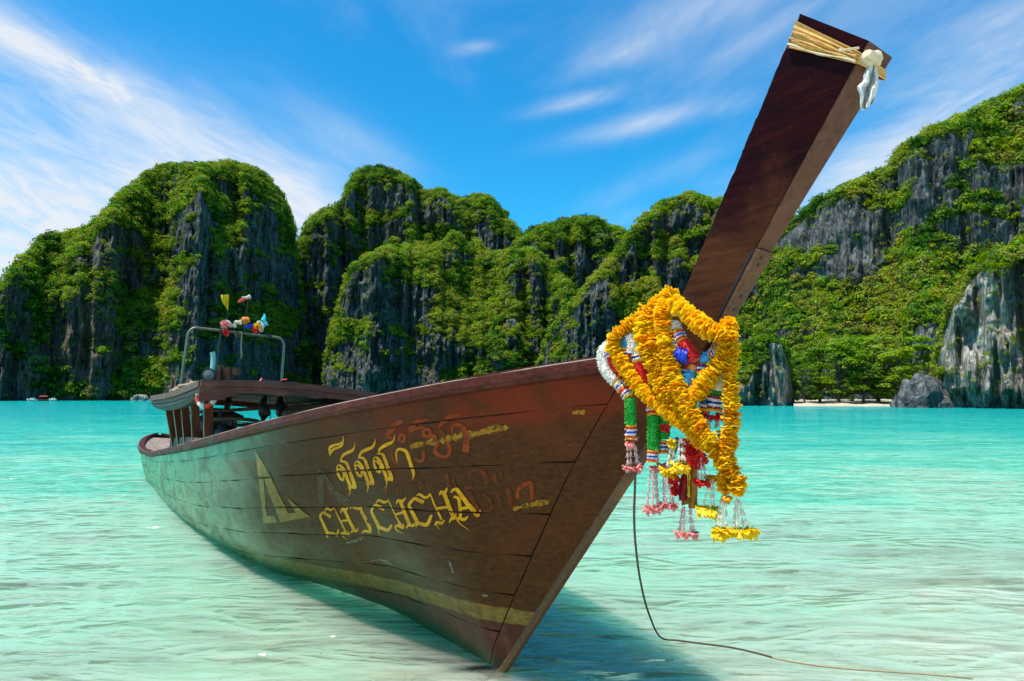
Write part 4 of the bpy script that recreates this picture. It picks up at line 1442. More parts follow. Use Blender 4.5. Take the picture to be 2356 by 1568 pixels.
# sagging canvas under the starboard eave
mb = MB()
grid = []
for i in range(18):
    u = i / 17
    s = RSA + 0.05 + (RSF - 0.35 - RSA) * u
    sag = 0.06 + 0.09 * math.sin(math.pi * min(1, u * 1.05)) ** 0.8 * (0.7 + 0.3 * u)
    zz_ = roof_z(s, RHW) - 0.05
    grid.append([L(s, RHW - 0.01, zz_), L(s, RHW + 0.012, zz_ - sag * 0.55), L(s, RHW - 0.03, zz_ - sag), L(s, RHW - 0.14, zz_ - sag * 0.8)])
mb.sheet(grid, 0.006)
mb.build('eave_canvas', M['canvas'], boat, True)
# five starboard posts and five port posts on a curved coaming
post_s = [-4.18, -4.86, -5.45, -5.98, -6.55]
for sg in (1, -1):
    for s in post_s:
        vb = float(b_(s)) - 0.10
        vt = RHW - 0.10
        mb = MB()
        w = 0.085
        a, b2 = L(s, sg * vb, float(zs_(s)) + 0.02), L(s + 0.05, sg * vt, roof_z(s, RHW) - 0.04)
        mb.bar(a, b2, w, 0.06, (1, 0, 0))
        mb.build('post', M['cabin'], boat)
    grid = []
    for i in range(20):
        s = -6.95 + (2.95) * i / 19
        vb = float(b_(s)) - 0.055
        zt = 0.155 - 0.13 * (i / 19) ** 2
        grid.append([L(s, sg * vb, float(zs_(s)) + zt), L(s, sg * vb, float(zs_(s)) - 0.02)])
    mb = MB()
    mb.sheet(grid, 0.025 if sg > 0 else -0.025)
    mb.build('cabin_coaming', M['grey_wood'], boat)
# beams and a rolled tarpaulin hanging at the port side
for s in (-4.6, -5.4, -6.2):
    mb = MB()
    mb.sheet([[L(s - 0.03, v, roof_z(s, v) - 0.005), L(s + 0.03, v, roof_z(s, v) - 0.005)] for v in np.linspace(-0.9, 0.9, 9)], 0.05)
    mb.build('roof_beam', M['inside'], roof)
mb = MB()
pts = [L(s, -0.74 - 0.02 * math.sin(s * 3), roof_z(s, -0.8) - 0.085 - 0.02 * math.sin(s * 1.7)) for s in np.linspace(-6.9, -4.0, 24)]
mb.tube(pts, [0.065 + 0.012 * math.sin(i * 1.9) for i in range(24)], 10)
mb.build('rolled_tarpaulin', M['tarp'], boat, True)
mb = MB()
mb.tube([L(-6.6, 0.62, 1.56), L(-5.4, 0.0, 1.62), L(-4.2, -0.66, 1.665)], 0.022, 8)
mb.build('bamboo_pole', M['grey_wood'], boat)
# wheel with column, throttle and seat clutter
wh = MB()
wc = L(-5.05, 0.36, 1.43)
for i in range(1):
    ring = [wc + Vector((math.cos(a) * 0.29, math.sin(a) * 0.29, math.cos(a) * 0.03)) for a in np.linspace(0, 2 * math.pi, 33)]
    wh.tube(ring, 0.021, 8, False)
wheel = wh.build('steering_wheel', M['grey_wood'], boat, True)
mb = MB()
for a in np.linspace(0, 2 * math.pi, 5)[:-1]:
    mb.bar(wc, wc + Vector((math.cos(a) * 0.28, math.sin(a) * 0.28, 0.0)), 0.02, 0.012)
mb.build('spoke', M['steel'], wheel)
mb = MB()
mb.tube([wc + Vector((0, 0, 0.01)), wc + Vector((-0.05, 0.02, -0.25)), wc + Vector((-0.12, 0.02, -0.9))], [0.05, 0.04, 0.05], 10)
mb.box(wc + Vector((-0.02, 0.02, -0.16)), (0.16, 0.15, 0.16))
mb.build('steering_column', M['black'], boat)
mb = MB()
mb.tube([wc + Vector((0.02, 0.10, 0.05)), wc + Vector((0.0, -0.02, 0.09)), wc + Vector((0, -0.1, 0.07)), wc + Vector((0.02, -0.16, 0.085))], [0.03, 0.035, 0.025, 0.045], 8)
mb.build('throttle_lever', M['black'], boat, True)
# engine on its pivot at the stern with the long shaft
eng = MB()
ec = L(-6.35, 0.30, 1.28)
eng.box(ec, (0.55, 0.36, 0.34))
eng.box(ec + Vector((0.02, 0.02, 0.25)), (0.36, 0.26, 0.20))
eng.tube([ec + Vector((0.1, 0.1, 0.2)), ec + Vector((0.12, 0.14, 0.42)), ec + Vector((0.0, 0.16, 0.5))], 0.04, 8)
engine = eng.build('engine', M['black'], boat)
mb = MB()
mb.tube([ec + Vector((0.3, 0, 0)), ec + Vector((0.36, 0, 0))], 0.17, 16)
mb.build('flywheel', M['iron'], engine)
mb = MB()
mb.tube([ec + Vector((-0.25, 0, 0)), L(-12.4, -0.2, 1.42), L(-14.8, -0.25, 0.35)], 0.028, 8)
mb.build('drive_shaft', M['iron'], engine)
for s, v, z, r in ((-4.6, 0.52, 1.25, 0.13), (-5.2, 0.5, 1.22, 0.10), (-5.7, 0.46, 1.4, 0.16)):
    mb = MB()
    mb.lathe([(r * .6, -r), (r, -r * .4), (r * .95, r * .5), (r * .5, r)], 10, Matrix.Translation(L(s, v, z)))
    mb.build('seat_bundle', M['black'], boat, True)

# ---- steel hoop above the roof
HS, HV, HZ = -6.75, 0.655, 2.735
pts = [L(HS - 0.02, HV + 0.02, 1.72), L(HS, HV, HZ - 0.14)]
for a in np.linspace(0, math.pi / 2, 7):
    pts.append(L(HS, HV - 0.12 + 0.12 * math.cos(a), HZ - 0.12 + 0.12 * math.sin(a)))
for a in np.linspace(math.pi / 2, math.pi, 7):
    pts.append(L(HS, -HV + 0.12 + 0.12 * math.cos(a), HZ - 0.12 + 0.12 * math.sin(a)))
pts += [L(HS, -HV, HZ - 0.14), L(HS - 0.02, -HV - 0.02, 1.72)]
mb = MB()
mb.tube(pts, 0.018, 10)
hoop = mb.build('steel_hoop', M['steel'], boat, True)
mb = MB()
mb.tube([L(HS, 0.03, HZ - 0.026), L(HS, -0.035, HZ - 0.026)], 0.034, 10)
mb.build('lashing', M['rust_wood'], hoop)
mb = MB()
mb.tube([L(HS, -0.40, HZ - 0.001), L(HS, -0.46, HZ - 0.001)], 0.024, 10)
mb.build('tape_wrap', M['black'], hoop)


# ------------------------------------------------------------------ paint on the planking
def paint_mat(name, dark, mid, light, lo=0.35, hi=0.7, fade=0.0, under=(0.055, 0.024, 0.011), rough=0.4):
    m, g = new_mat(name)
    co = g.n('ShaderNodeTexCoord').outputs['Object']
    n = g.noise(g.mapping(co, scale=(0.15, 1, 1)), 55.0, 5.0, 0.65)
    b = g.noise(co, 9.0, 5.0, 0.65)
    c = g.ramp(g.math('ADD', g.math('MULTIPLY', n, 0.45), g.math('MULTIPLY', b, 0.55)), [(lo, dark), ((lo + hi) / 2, mid), (hi, light)])
    chips = g.step(g.math('ADD', g.math('MULTIPLY', g.noise(co, 38.0, 4.0, 0.7), 0.6), g.math('MULTIPLY', b, 0.4)), 0.60 - fade * 0.42, 0.70 - fade * 0.32)
    c = g.mix(g.math('MULTIPLY', chips, 0.75 + 0.15 * (fade > 0)), c, under)
    nm = g.bump(n, 0.2, 0.003)
    sheen_mix(g, bsdf(g, c, rough, nm, Specular_IOR_Level=0.10), nm)
    return m


M['gold_paint'] = paint_mat('gold_paint', (0.46, 0.16, 0.005), (0.80, 0.33, 0.010), (0.92, 0.48, 0.022), under=(0.32, 0.11, 0.010))
M['old_gold_paint'] = paint_mat('old_gold_paint', (0.14, 0.060, 0.012), (0.31, 0.16, 0.030), (0.42, 0.25, 0.055), fade=0.16)
M['old_red_paint'] = paint_mat('old_red_paint', (0.20, 0.022, 0.003), (0.33, 0.045, 0.006), (0.40, 0.085, 0.012), fade=0.22)
M['faint_red_paint'] = paint_mat('faint_red_paint', (0.15, 0.022, 0.004), (0.22, 0.034, 0.006), (0.27, 0.055, 0.010), fade=0.38)
M['scrape'] = paint_mat('ochre_scrape', (0.30, 0.10, 0.006), (0.46, 0.18, 0.010), (0.56, 0.27, 0.02), fade=0.36)
M['faint_gold'] = paint_mat('faint_gold_paint', (0.08, 0.045, 0.02), (0.14, 0.075, 0.032), (0.19, 0.11, 0.045), fade=0.36)
M['painted_glint'] = paint_mat('painted_glint', (0.16, 0.10, 0.06), (0.32, 0.24, 0.18), (0.60, 0.52, 0.45), fade=0.42, rough=0.3)

CROPS = {'A': (630, 1120, 6.03), 'B': (850, 1080, 5.2275), 'C': (960, 1020, 4.9), 'Z': (600, 950, 2.772), 'V': (1000, 900, 1.96)}


def board(crop, x, y):
    ox, oy, sc = CROPS[crop]
    return (ox + np.asarray(x) / sc) / 1.1002, (oy + np.asarray(y) / sc) / 1.1002


def seam_free(V, F):
    """drop the faces that would bridge an open seam, so the plank joints stay visible"""
    P = V[F].mean(axis=1)
    s, z = P[:, 0], P[:, 2]
    zk = np.interp(s, _ks, _kz)
    tau = (zs_(s) - z) / (zs_(s) - zk)
    keep = np.ones(len(F), bool)
    for t in SEAMS[1:-1]:
        keep &= np.abs(tau - t) > 0.0036
    return F[keep]


def smooth_path(p, k):
    p = np.array(p, float)
    if len(p) < 3:
        return np.array([p[0] + (p[1] - p[0]) * i / (k * 2) for i in range(k * 2 + 1)])
    out = []
    for i in range(len(p) - 1):
        p0, p1, p2, p3 = p[max(i - 1, 0)], p[i], p[i + 1], p[min(i + 2, len(p) - 1)]
        for j in range(k):
            t = j / k
            q = 0.5 * ((2 * p1) + (-p0 + p2) * t + (2 * p0 - 5 * p1 + 4 * p2 - p3) * t * t + (-p0 + 3 * p1 - 3 * p2 + p3) * t ** 3)
            q[2] = p1[2] + (p2[2] - p1[2]) * t
            out.append(q)
    out.append(p[-1])
    return np.array(out)


def painted(name, crop, strokes, mat, lift=0.0032, ragged=0.0, polys=()):
    Vs, Fs, n0 = [], [], 0
    for si, st in enumerate(strokes):
        p = smooth_path(st, 7)
        xy = p[:, :2]
        t = np.gradient(xy, axis=0)
        t /= np.maximum(np.linalg.norm(t, axis=1, keepdims=True), 1e-6)
        nr = np.stack([-t[:, 1], t[:, 0]], -1)
        m = 5
        offs = np.linspace(-0.5, 0.5, m)
        w = p[:, 2:3]
        if ragged:
            w = w * (1 + ragged * np.random.uniform(-1, 1, w.shape))
        G = xy[:, None, :] + nr[:, None, :] * (w * offs[None, :])[..., None]
        X, Y = board(crop, G[..., 0], G[..., 1])
        P = hull_pick(X.ravel(), Y.ravel(), lift + 0.0004 * (si % 6))
        Vs.append(P)
        Fs.append(grid_faces(len(p), m) + n0)
        n0 += len(P)
    for tri in polys:
        a, b, c, d = [np.array(q, float) for q in tri]
        m = 12
        u = np.linspace(0, 1, m)
        G = (a[None, None] * ((1 - u)[:, None] * (1 - u)[None])[..., None] + b[None, None] * ((u)[:, None] * (1 - u)[None])[..., None]
             + c[None, None] * (u[:, None] * u[None])[..., None] + d[None, None] * ((1 - u)[:, None] * u[None])[..., None])
        X, Y = board(crop, G[..., 0], G[..., 1])
        P = hull_pick(X.ravel(), Y.ravel(), lift)
        lift += 0.0004
        Vs.append(P)
        Fs.append(grid_faces(m, m) + n0)
        n0 += len(P)
    V = np.concatenate(Vs)
    F = seam_free(V, np.concatenate(Fs))
    return link(name, big_mesh(name, V, F, None, False), mat, hull)


def ring(cx, cy, rx, ry, w, a0=0, a1=360, rot=0):
    ro = math.radians(rot)
    out = []
    for a in np.linspace(a0, a1, 13):
        x, y = rx * math.cos(math.radians(a)), ry * math.sin(math.radians(a))
        out.append((cx + x * math.cos(ro) - y * math.sin(ro), cy + x * math.sin(ro) + y * math.cos(ro), w))
    return out


def shift(strokes, dx, dy):
    return [[(x + dx, y + dy, w) for x, y, w in s] for s in strokes]


loop_ = [(28, 512, 10), (62, 520, 30), (92, 560, 34), (108, 610, 30), (104, 670, 30), (96, 715, 20), (62, 690, 34), (34, 640, 34), (20, 590, 24), (17, 540, 16), (28, 508, 10)]
chin = [loop_, [(22, 585, 10), (50, 560, 22), (78, 590, 26), (98, 610, 18)], [(70, 515, 14), (112, 575, 34), (148, 680, 42), (182, 770, 44), (190, 800, 44)],
        [(62, 470, 20), (95, 462, 26), (140, 482, 38), (168, 545, 44), (203, 645, 46), (240, 750, 48), (258, 800, 40)],
        [(166, 815, 30), (215, 797, 52), (272, 812, 40)], [(182, 815, 30), (190, 850, 18), (184, 890, 12), (175, 928, 3)]]
tail1 = [(250, 212, 2), (248, 262, 14), (222, 312, 34), (160, 345, 42), (100, 378, 36), (74, 425, 24), (68, 462, 22)]
tail2 = [(520, 155, 2), (516, 215, 16), (485, 270, 36), (415, 305, 46), (345, 340, 40), (315, 385, 26), (312, 415, 22)]
tail3 = [(775, 100, 2), (770, 165, 16), (735, 215, 38), (665, 245, 48), (600, 285, 42), (572, 325, 26), (590, 370, 24)]
painted('painted_letter', 'B', [tail1] + chin, M['gold_paint'])
painted('painted_letter', 'B', [tail2] + shift(chin, 238, -50), M['gold_paint'])
painted('painted_letter', 'B', [tail3] + shift(chin, 485, -104), M['gold_paint'])
painted('painted_letter', 'B', [[(818, 495, 3), (803, 430, 20), (800, 350, 24), (825, 305, 30), (880, 305, 38), (932, 335, 46), (968, 430, 46), (1003, 540, 46), (1028, 610, 44), (1026, 660, 22), (1015, 708, 5)]], M['gold_paint'])
painted('painted_vowel_mark', 'Z', [[(745, 428, 2), (744, 462, 10), (722, 482, 16), (690, 490, 18), (658, 503, 20), (648, 525, 16), (652, 568, 3)],
                                    [(744, 470, 12), (733, 496, 16), (706, 511, 16), (676, 522, 18), (658, 545, 14), (653, 566, 3)]], M['gold_paint'])
# the roman name, C H I C H C H A
painted('painted_letter', 'A', [[(1252, 1138, 46), (1195, 1105, 48), (1140, 1072, 34)], [(1138, 1058, 24), (1088, 1128, 34), (1118, 1205, 40), (1160, 1300, 46), (1204, 1395, 50)],
                                [(1198, 1458, 20), (1208, 1400, 50), (1280, 1388, 40), (1345, 1415, 46), (1366, 1328, 22)], [(1150, 1075, 8), (1190, 1012, 30), (1250, 1035, 36), (1300, 1003, 12)]], M['gold_paint'])
painted('painted_letter', 'A', [[(1300, 995, 10), (1350, 1110, 22), (1410, 1230, 24), (1470, 1350, 30), (1492, 1385, 36)], [(1402, 1390, 16), (1450, 1385, 44), (1520, 1420, 44), (1518, 1360, 14)],
                                [(1418, 1400, 28), (1448, 1448, 14), (1505, 1482, 3)], [(1402, 1085, 12), (1424, 1022, 38), (1480, 1030, 44), (1510, 992, 12)],
                                [(1452, 1030, 48), (1490, 1100, 46), (1540, 1210, 48), (1590, 1310, 50), (1622, 1360, 48)], [(1558, 1388, 14), (1590, 1350, 36), (1640, 1357, 36), (1668, 1305, 10)], [(1402, 1206, 30), (1540, 1184, 34)]], M['gold_paint'])
painted('painted_letter', 'A', [[(1540, 1022, 12), (1570, 985, 30), (1640, 1010, 40), (1690, 1010, 36), (1712, 975, 8)], [(1714, 985, 16), (1722, 1060, 44), (1770, 1150, 50), (1828, 1265, 52), (1852, 1330, 44), (1852, 1380, 26)],
                                [(1864, 1376, 26), (1800, 1358, 44), (1752, 1362, 36), (1724, 1394, 12)]], M['gold_paint'])
painted('painted_letter', 'B', [[(640, 1100, 44), (580, 1065, 48), (520, 1038, 34)], [(525, 1032, 26), (474, 1110, 34), (492, 1172, 40), (532, 1250, 46), (572, 1335, 48)], [(556, 1352, 18), (602, 1345, 46), (690, 1370, 46), (742, 1296, 20)],
                                [(566, 1350, 16), (570, 1400, 12), (592, 1442, 3)], [(530, 1022, 8), (570, 975, 28), (640, 1003, 36), (692, 985, 14)]], M['gold_paint'])
painted('painted_letter', 'B', [[(690, 965, 8), (740, 1070, 18), (800, 1200, 22), (862, 1305, 32)], [(778, 1340, 18), (822, 1310, 42), (885, 1335, 44), (892, 1285, 10)], [(786, 1345, 24), (824, 1386, 14), (905, 1417, 3)],
                                [(800, 1028, 12), (824, 980, 36), (880, 990, 44), (927, 940, 10)], [(852, 990, 46), (890, 1080, 46), (930, 1190, 48), (978, 1302, 48)], [(930, 1348, 14), (965, 1305, 32), (1020, 1312, 40), (1042, 1275, 12)], [(788, 1166, 32), (922, 1130, 36)]], M['gold_paint'])
painted('painted_letter', 'B', [[(1165, 1005, 48), (1110, 980, 52), (1040, 950, 42)], [(1045, 945, 34), (972, 1035, 42), (1000, 1110, 46), (1050, 1210, 52), (1082, 1272, 52)], [(1064, 1335, 8), (1080, 1282, 46), (1200, 1300, 52), (1250, 1215, 42), (1268, 1168, 26)],
                                [(1068, 918, 10), (1110, 900, 34), (1180, 940, 40), (1240, 912, 24), (1234, 878, 5)]], M['gold_paint'])
painted('painted_letter', 'B', [[(1250, 888, 12), (1290, 1000, 22), (1340, 1110, 24), (1402, 1235, 34)], [(1308, 1312, 14), (1340, 1272, 40), (1400, 1277, 50), (1442, 1235, 12)], [(1330, 1300, 16), (1350, 1335, 10), (1385, 1370, 3)],
                                [(1370, 912, 12), (1395, 870, 44), (1440, 880, 54), (1476, 810, 10)], [(1430, 880, 52), (1470, 980, 52), (1510, 1090, 54), (1562, 1205, 50)], [(1500, 1275, 12), (1530, 1222, 40), (1570, 1212, 44), (1592, 1145, 8)], [(1332, 1086, 34), (1500, 1064, 40)]], M['gold_paint'])
painted('painted_letter', 'B', [[(1560, 930, 28), (1620, 950, 44), (1640, 1050, 44), (1650, 1150, 44), (1640, 1225, 38)], [(1588, 1217, 14), (1630, 1215, 46), (1700, 1230, 44), (1752, 1186, 12)], [(1600, 1230, 22), (1660, 1300, 12), (1762, 1367, 3)],
                                [(1518, 882, 8), (1550, 842, 34), (1610, 830, 46)], [(1600, 828, 50), (1660, 910, 56), (1740, 1020, 60), (1820, 1110, 62), (1880, 1182, 46), (1912, 1105, 16)], [(1640, 1090, 40), (1762, 1070, 40)]], M['gold_paint'])
# sail emblem
painted('sail_emblem', 'A', [], M['old_gold_paint'], polys=[
    ((90, 130), (100, 130), (232, 560), (150, 560)), ((150, 560), (222, 560), (272, 1120), (205, 1100)), ((205, 1100), (272, 1118), (280, 1235), (215, 1236)), ((268, 1122), (392, 1116), (432, 1222), (275, 1234)),
    ((100, 132), (118, 150), (300, 470), (200, 470)), ((200, 470), (302, 470), (440, 760), (312, 800)), ((312, 800), (442, 762), (545, 965), (400, 1000)), ((400, 1000), (545, 965), (596, 1090), (480, 1222)),
    ((596, 1086), (716, 1075), (780, 1165), (600, 1198)), ((568, 825), (580, 835), (830, 1062), (716, 1078)), ((716, 1078), (832, 1062), (948, 1140), (780, 1165)), ((480, 1222), (596, 1088), (602, 1198), (520, 1218))])
painted('faded_emblem', 'Z', [], M['faint_gold'], polys=[
    ((556, 662), (600, 662), (622, 760), (568, 770)), ((600, 664), (612, 680), (690, 800), (650, 830)), ((568, 770), (610, 765), (612, 930), (572, 930)), ((650, 830), (692, 802), (800, 880), (720, 900))])
# remains of the small line of writing under the emblem
gx = 290
for ch in [(0,), (45,), (120,), (165,), (200,), (245,), (290,), (330,), (370,), (430,), (480,), (520,), (560,), (605,), (650,)]:
    x0 = gx + ch[0]
    y0 = 1272 - (x0 - 290) * 0.085
    k = int(ch[0] / 45) % 4
    sts = [[(x0, y0, 12), (x0 + 28, y0 + 78, 12)]]
    if k == 0:
        sts += [[(x0 + 4, y0, 10), (x0 + 34, y0 + 8, 10), (x0 + 38, y0 + 36, 10), (x0 + 12, y0 + 40, 10)]]
    elif k == 1:
        sts += [[(x0 + 28, y0 - 4, 10), (x0 + 52, y0 + 72, 12)], [(x0 + 4, y0 + 4, 8), (x0 + 48, y0 + 66, 8)]]
    elif k == 2:
        sts += [[(x0 - 12, y0, 10), (x0 + 26, y0 - 4, 10)]]
    else:
        sts += [[(x0 + 28, y0 + 74, 10), (x0 + 56, y0 + 66, 10)], [(x0 + 2, y0 + 4, 9), (x0 + 30, y0 - 2, 9)]]
    painted('faded_letter', 'A', sts, M['faint_gold'])
# the older red name showing through
old = [
    [[(420, 40 - 0, 4), (480, 80, 26), (560, 80, 30)]],
]
painted('faded_letter', 'C', [[(295, 222, 30), (215, 268, 66), (140, 350, 70), (100, 410, 50), (160, 445, 26)], ring(283, 440, 34, 44, 34)], M['old_red_paint'])
painted('faded_letter', 'C', [[(610, 205, 20), (520, 225, 44), (440, 260, 58), (385, 350, 46), (450, 320, 36), (570, 300, 22)], ring(590, 375, 44, 46, 40), [(630, 400, 60), (690, 430, 50), (690, 480, 30)]], M['old_red_paint'])
painted('faded_letter', 'C', [[(1025, 128, 4), (960, 160, 40), (880, 180, 66), (800, 235, 60), (735, 310, 30)], [(760, 345, 30), (790, 385, 40), (780, 430, 40)]], M['old_red_paint'])
painted('faded_letter', 'C', [[(735, 500, 40), (690, 585, 50), (730, 650, 56), (810, 672, 42), (870, 620, 50), (865, 545, 56), (830, 490, 44)]], M['old_red_paint'])
painted('faded_letter', 'C', [[(905, 400, 30), (905, 320, 36), (940, 275, 34), (1010, 280, 52), (1060, 340, 62), (1075, 430, 74), (1080, 520, 84), (1070, 615, 88)]], M['old_red_paint'])
painted('faded_letter', 'C', [[(440, 680, 26), (500, 728, 34), (548, 690, 34), (545, 590, 36)], [(150, 640, 24), (190, 740, 24), (225, 740, 14)]], M['old_red_paint'])
painted('faded_letter', 'C', [[(1110, 915, 30), (1170, 840, 40), (1260, 845, 56), (1325, 915, 62), (1328, 1000, 46)]], M['faint_red_paint'])
painted('faded_letter', 'C', [[(1420, 880, 60), (1440, 985, 40)], [(1520, 850, 24), (1500, 950, 22)]], M['faint_red_paint'])
painted('faded_letter', 'C', [[(1050, 1060, 34), (1130, 1040, 40), (1140, 995, 20)], [(1115, 1100, 70), (1165, 1220, 60), (1230, 1320, 40)], [(1290, 1130, 18), (1370, 1200, 36), (1398, 1290, 40), (1320, 1368, 44)]], M['faint_red_paint'])
painted('faded_letter', 'C', [[(1465, 1120, 40), (1490, 1210, 60), (1505, 1310, 56)], [(1590, 1050, 56), (1620, 1170, 66), (1640, 1300, 60)]], M['faint_red_paint'])
painted('faded_letter', 'C', [[(1715, 1190, 46), (1722, 1085, 36), (1790, 1020, 56), (1870, 1000, 54), (1890, 1090, 50), (1890, 1200, 44)]], M['old_red_paint'])
painted('faded_letter', 'C', [[(825, 885, 60), (855, 1000, 52), (870, 1050, 40)], [(915, 950, 36), (950, 1060, 30)]], M['faint_red_paint'])
painted('faded_letter', 'C', [[(80, 1040, 30), (90, 1130, 40)], [(225, 1070, 30), (230, 1130, 40)], ring(520, 1020, 24, 34, 26), [(285, 1030, 14), (270, 1120, 14)]], M['faint_red_paint'])
# ochre scrapes along the seams and pale painted glints of sun off the water
painted('paint_scrape', 'C', [[(380, 545, 50), (560, 505, 60), (760, 465, 80), (950, 425, 74), (1130, 395, 86), (1350, 345, 70), (1450, 315, 110), (1600, 310, 30)]], M['scrape'], 0.0025, 0.6)
painted('paint_scrape', 'C', [[(1660, 1320, 60), (1780, 1285, 50), (1900, 1262, 60), (2100, 1228, 56)]], M['scrape'], 0.0025, 0.5)
painted('paint_scrape', 'V', [[(880, 285, 16), (910, 282, 30), (945, 283, 18)]], M['scrape'], 0.0025, 0.5)
painted('painted_glint', 'A', [[(1480, 1540, 10), (1560, 1520, 40), (1640, 1500, 50), (1720, 1440, 70), (1760, 1450, 20)]], M['painted_glint'], 0.0025, 0.7)
painted('painted_glint', 'Z', [[(1000, 1262, 10), (1030, 1290, 30), (1060, 1318, 14), (1090, 1328, 5)], [(900, 1310, 4), (960, 1300, 10), (1010, 1296, 12)]], M['painted_glint'], 0.0025, 0.7)
painted('painted_glint', 'V', [[(432, 1192, 6), (448, 1192, 14), (462, 1190, 6)], [(268, 1020, 10), (278, 1050, 18), (290, 1080, 8)]], M['painted_glint'], 0.0025, 0.7)

# ------------------------------------------------------------------ flower garlands and leis on the bow
def gp(crop, x, y):
    """crop pixel to board pixel"""
    ox, oy, sc = {'G': (1480, 700, 2.239), 'K': (1640, 770, 5.059), 'H': (1560, 1000, 4.125), 'J': (1520, 730, 4.75)}[crop]
    return (ox + x / sc) / 1.1002, (oy + y / sc) / 1.1002


def gdepth(X):
    return 2.965 - (X - 1390.0) * 0.00122


def gpt(crop, x, y, dz=0.0):
    X, Y = gp(crop, x, y)
    return at(X, Y, gdepth(X) + dz)


def resample(pts, step):
    P = [Vector(p) for p in pts]
    fine = []
    for i in range(len(P) - 1):
        p0, p1, p2, p3 = P[max(i - 1, 0)], P[i], P[i + 1], P[min(i + 2, len(P) - 1)]
        for j in range(14):
            t = j / 14
            fine.append(0.5 * ((2 * p1) + (p2 - p0) * t + (2 * p0 - 5 * p1 + 4 * p2 - p3) * t * t + (3 * p1 - p0 - 3 * p2 + p3) * t ** 3))
    fine.append(P[-1])
    out, acc = [fine[0]], 0.0
    for a, b in zip(fine, fine[1:]):
        L_ = (b - a).length
        while acc + L_ >= step:
            a = a.lerp(b, (step - acc) / L_)
            L_ = (b - a).length
            out.append(a.copy())
            acc = 0.0
        acc += L_
    return out


def petal_disc(seed, n1=12, n2=8, R=0.0328, h=0.011, petal=0.0125, cup=0.0):
    """ruffled flower head: two whorls of curled petals around an axis"""
    rs = np.random.RandomState(seed)
    mb = MB()
    for whorl, (n, r, z0) in enumerate(((n1, R, -h * 0.2), (n2, R * 0.74, h * 0.55))):
        for i in range(n):
            a = 2 * math.pi * (i + 0.5 * whorl) / n + rs.uniform(-.16, .16)
            rr = r * rs.uniform(0.84, 1.12)
            w = petal * rs.uniform(0.8, 1.25)
            zz_ = z0 + rs.uniform(-1, 1) * h * 0.45
            d = Vector((math.cos(a), math.sin(a), 0))
            s = Vector((-math.sin(a), math.cos(a), 0))
            up = Vector((0, 0, 1))
            tw = rs.uniform(-.5, .5)
            sv = (s * math.cos(tw) + up * math.sin(tw))
            c0 = d * (r * 0.18) + up * z0 * 0.4
            c1 = d * (rr * 0.66) + up * (zz_ * 0.8 + cup * 0.4)
            c2 = d * rr + up * (zz_ + rs.uniform(-.4, .5) * h + cup)
            mb.add([c0 - s * w * .35, c0 + s * w * .35, c1 - sv * w, c1 + sv * w + up * h * 0.12, c2 - sv * w * .62 + up * h * .22, c2 + sv * w * .5 - up * h * .15],
                   [(0, 1, 3, 2), (2, 3, 5, 4)])
    return mesh_of('blossom', mb.v, mb.f, True)


BLOOM = [petal_disc(i) for i in range(8)]
for b in BLOOM:
    b.materials.append(M['marigold'])


def marigold(label, pts, rad=0.030, step=0.0092, group='marigold garlands wound round the bow', seed=0):
    rs = np.random.RandomState(seed)
    pp = resample(pts, step * rad / 0.030)
    t = thing('marigold_garland', pp[0], label, 'garland', group)
    mb = MB(pp[0])
    mb.tube(pp[::3] + [pp[-1]], rad * 0.42, 6)
    mb.build('cord', M['ochre_flower'], t)
    for i, p in enumerate(pp):
        tg = (pp[min(i + 1, len(pp) - 1)] - pp[max(i - 1, 0)]).normalized()
        tg = (tg + Vector(rs.normal(0, 0.10, 3))).normalized()
        o = bpy.data.objects.new('blossom', BLOOM[rs.randint(len(BLOOM))])
        COL.objects.link(o)
        o.parent = t
        k = rad / 0.030 * rs.uniform(0.86, 1.16)
        o.matrix_basis = Matrix.LocRotScale(p - pp[0] + Vector(rs.normal(0, 0.0022, 3)), tg.to_track_quat('Z', 'Y') @ Quaternion((0, 0, 1), rs.uniform(0, 6.28)), (k, k, k * rs.uniform(.9, 1.3)))
    return t


# five strands, front ones nearer
marigold('long marigold strand forming the outermost left loop and crossing down to the lower right',
         [gpt('G', x, y, d) for x, y, d in ((352, 186, .04), (300, 245, .03), (215, 305, .01), (160, 378, 0), (200, 475, -.01), (262, 575, -.02), (335, 660, -.03), (420, 722, -.045), (510, 790, -.05), (600, 868, -.055), (690, 950, -.05), (752, 1015, -.045), (800, 1070, -.04))], 0.0305, seed=1)
marigold('short marigold strand just inside the outermost left loop',
         [gpt('G', x, y, d) for x, y, d in ((430, 130, .03), (362, 205, .0), (325, 290, -.02), (340, 385, -.035), (378, 490, -.04), (412, 585, -.045), (450, 665, -.05), (500, 735, -.04))], 0.031, seed=2)
marigold('marigold strand between the inner left loop and the steep middle one',
         [gpt('G', x, y, d) for x, y, d in ((462, 112, .02), (405, 165, .0), (375, 250, -.015), (385, 340, -.03), (408, 440, -.035), (440, 540, -.04), (478, 630, -.05), (525, 715, -.05), (560, 780, -.045))], 0.029, seed=7)
marigold('marigold strand dropping steeply from the top of the bow through the middle of the bunch',
         [gpt('G', x, y, d) for x, y, d in ((500, 82, .0), (462, 130, -.03), (442, 215, -.06), (450, 320, -.075), (470, 425, -.08), (492, 520, -.085), (520, 610, -.09), (555, 690, -.095), (600, 775, -.095), (655, 865, -.09), (715, 945, -.08))], 0.0315, seed=3)
marigold('marigold strand slung across the foot of the prow post and hooked back to the middle',
         [gpt('G', x, y, d) for x, y, d in ((505, 140, -.05), (560, 190, -.075), (625, 245, -.085), (690, 300, -.09), (752, 318, -.085), (800, 345, -.07), (800, 415, -.06), (762, 495, -.06), (705, 575, -.065), (650, 640, -.07), (595, 700, -.06), (540, 752, -.03))], 0.033, seed=4)
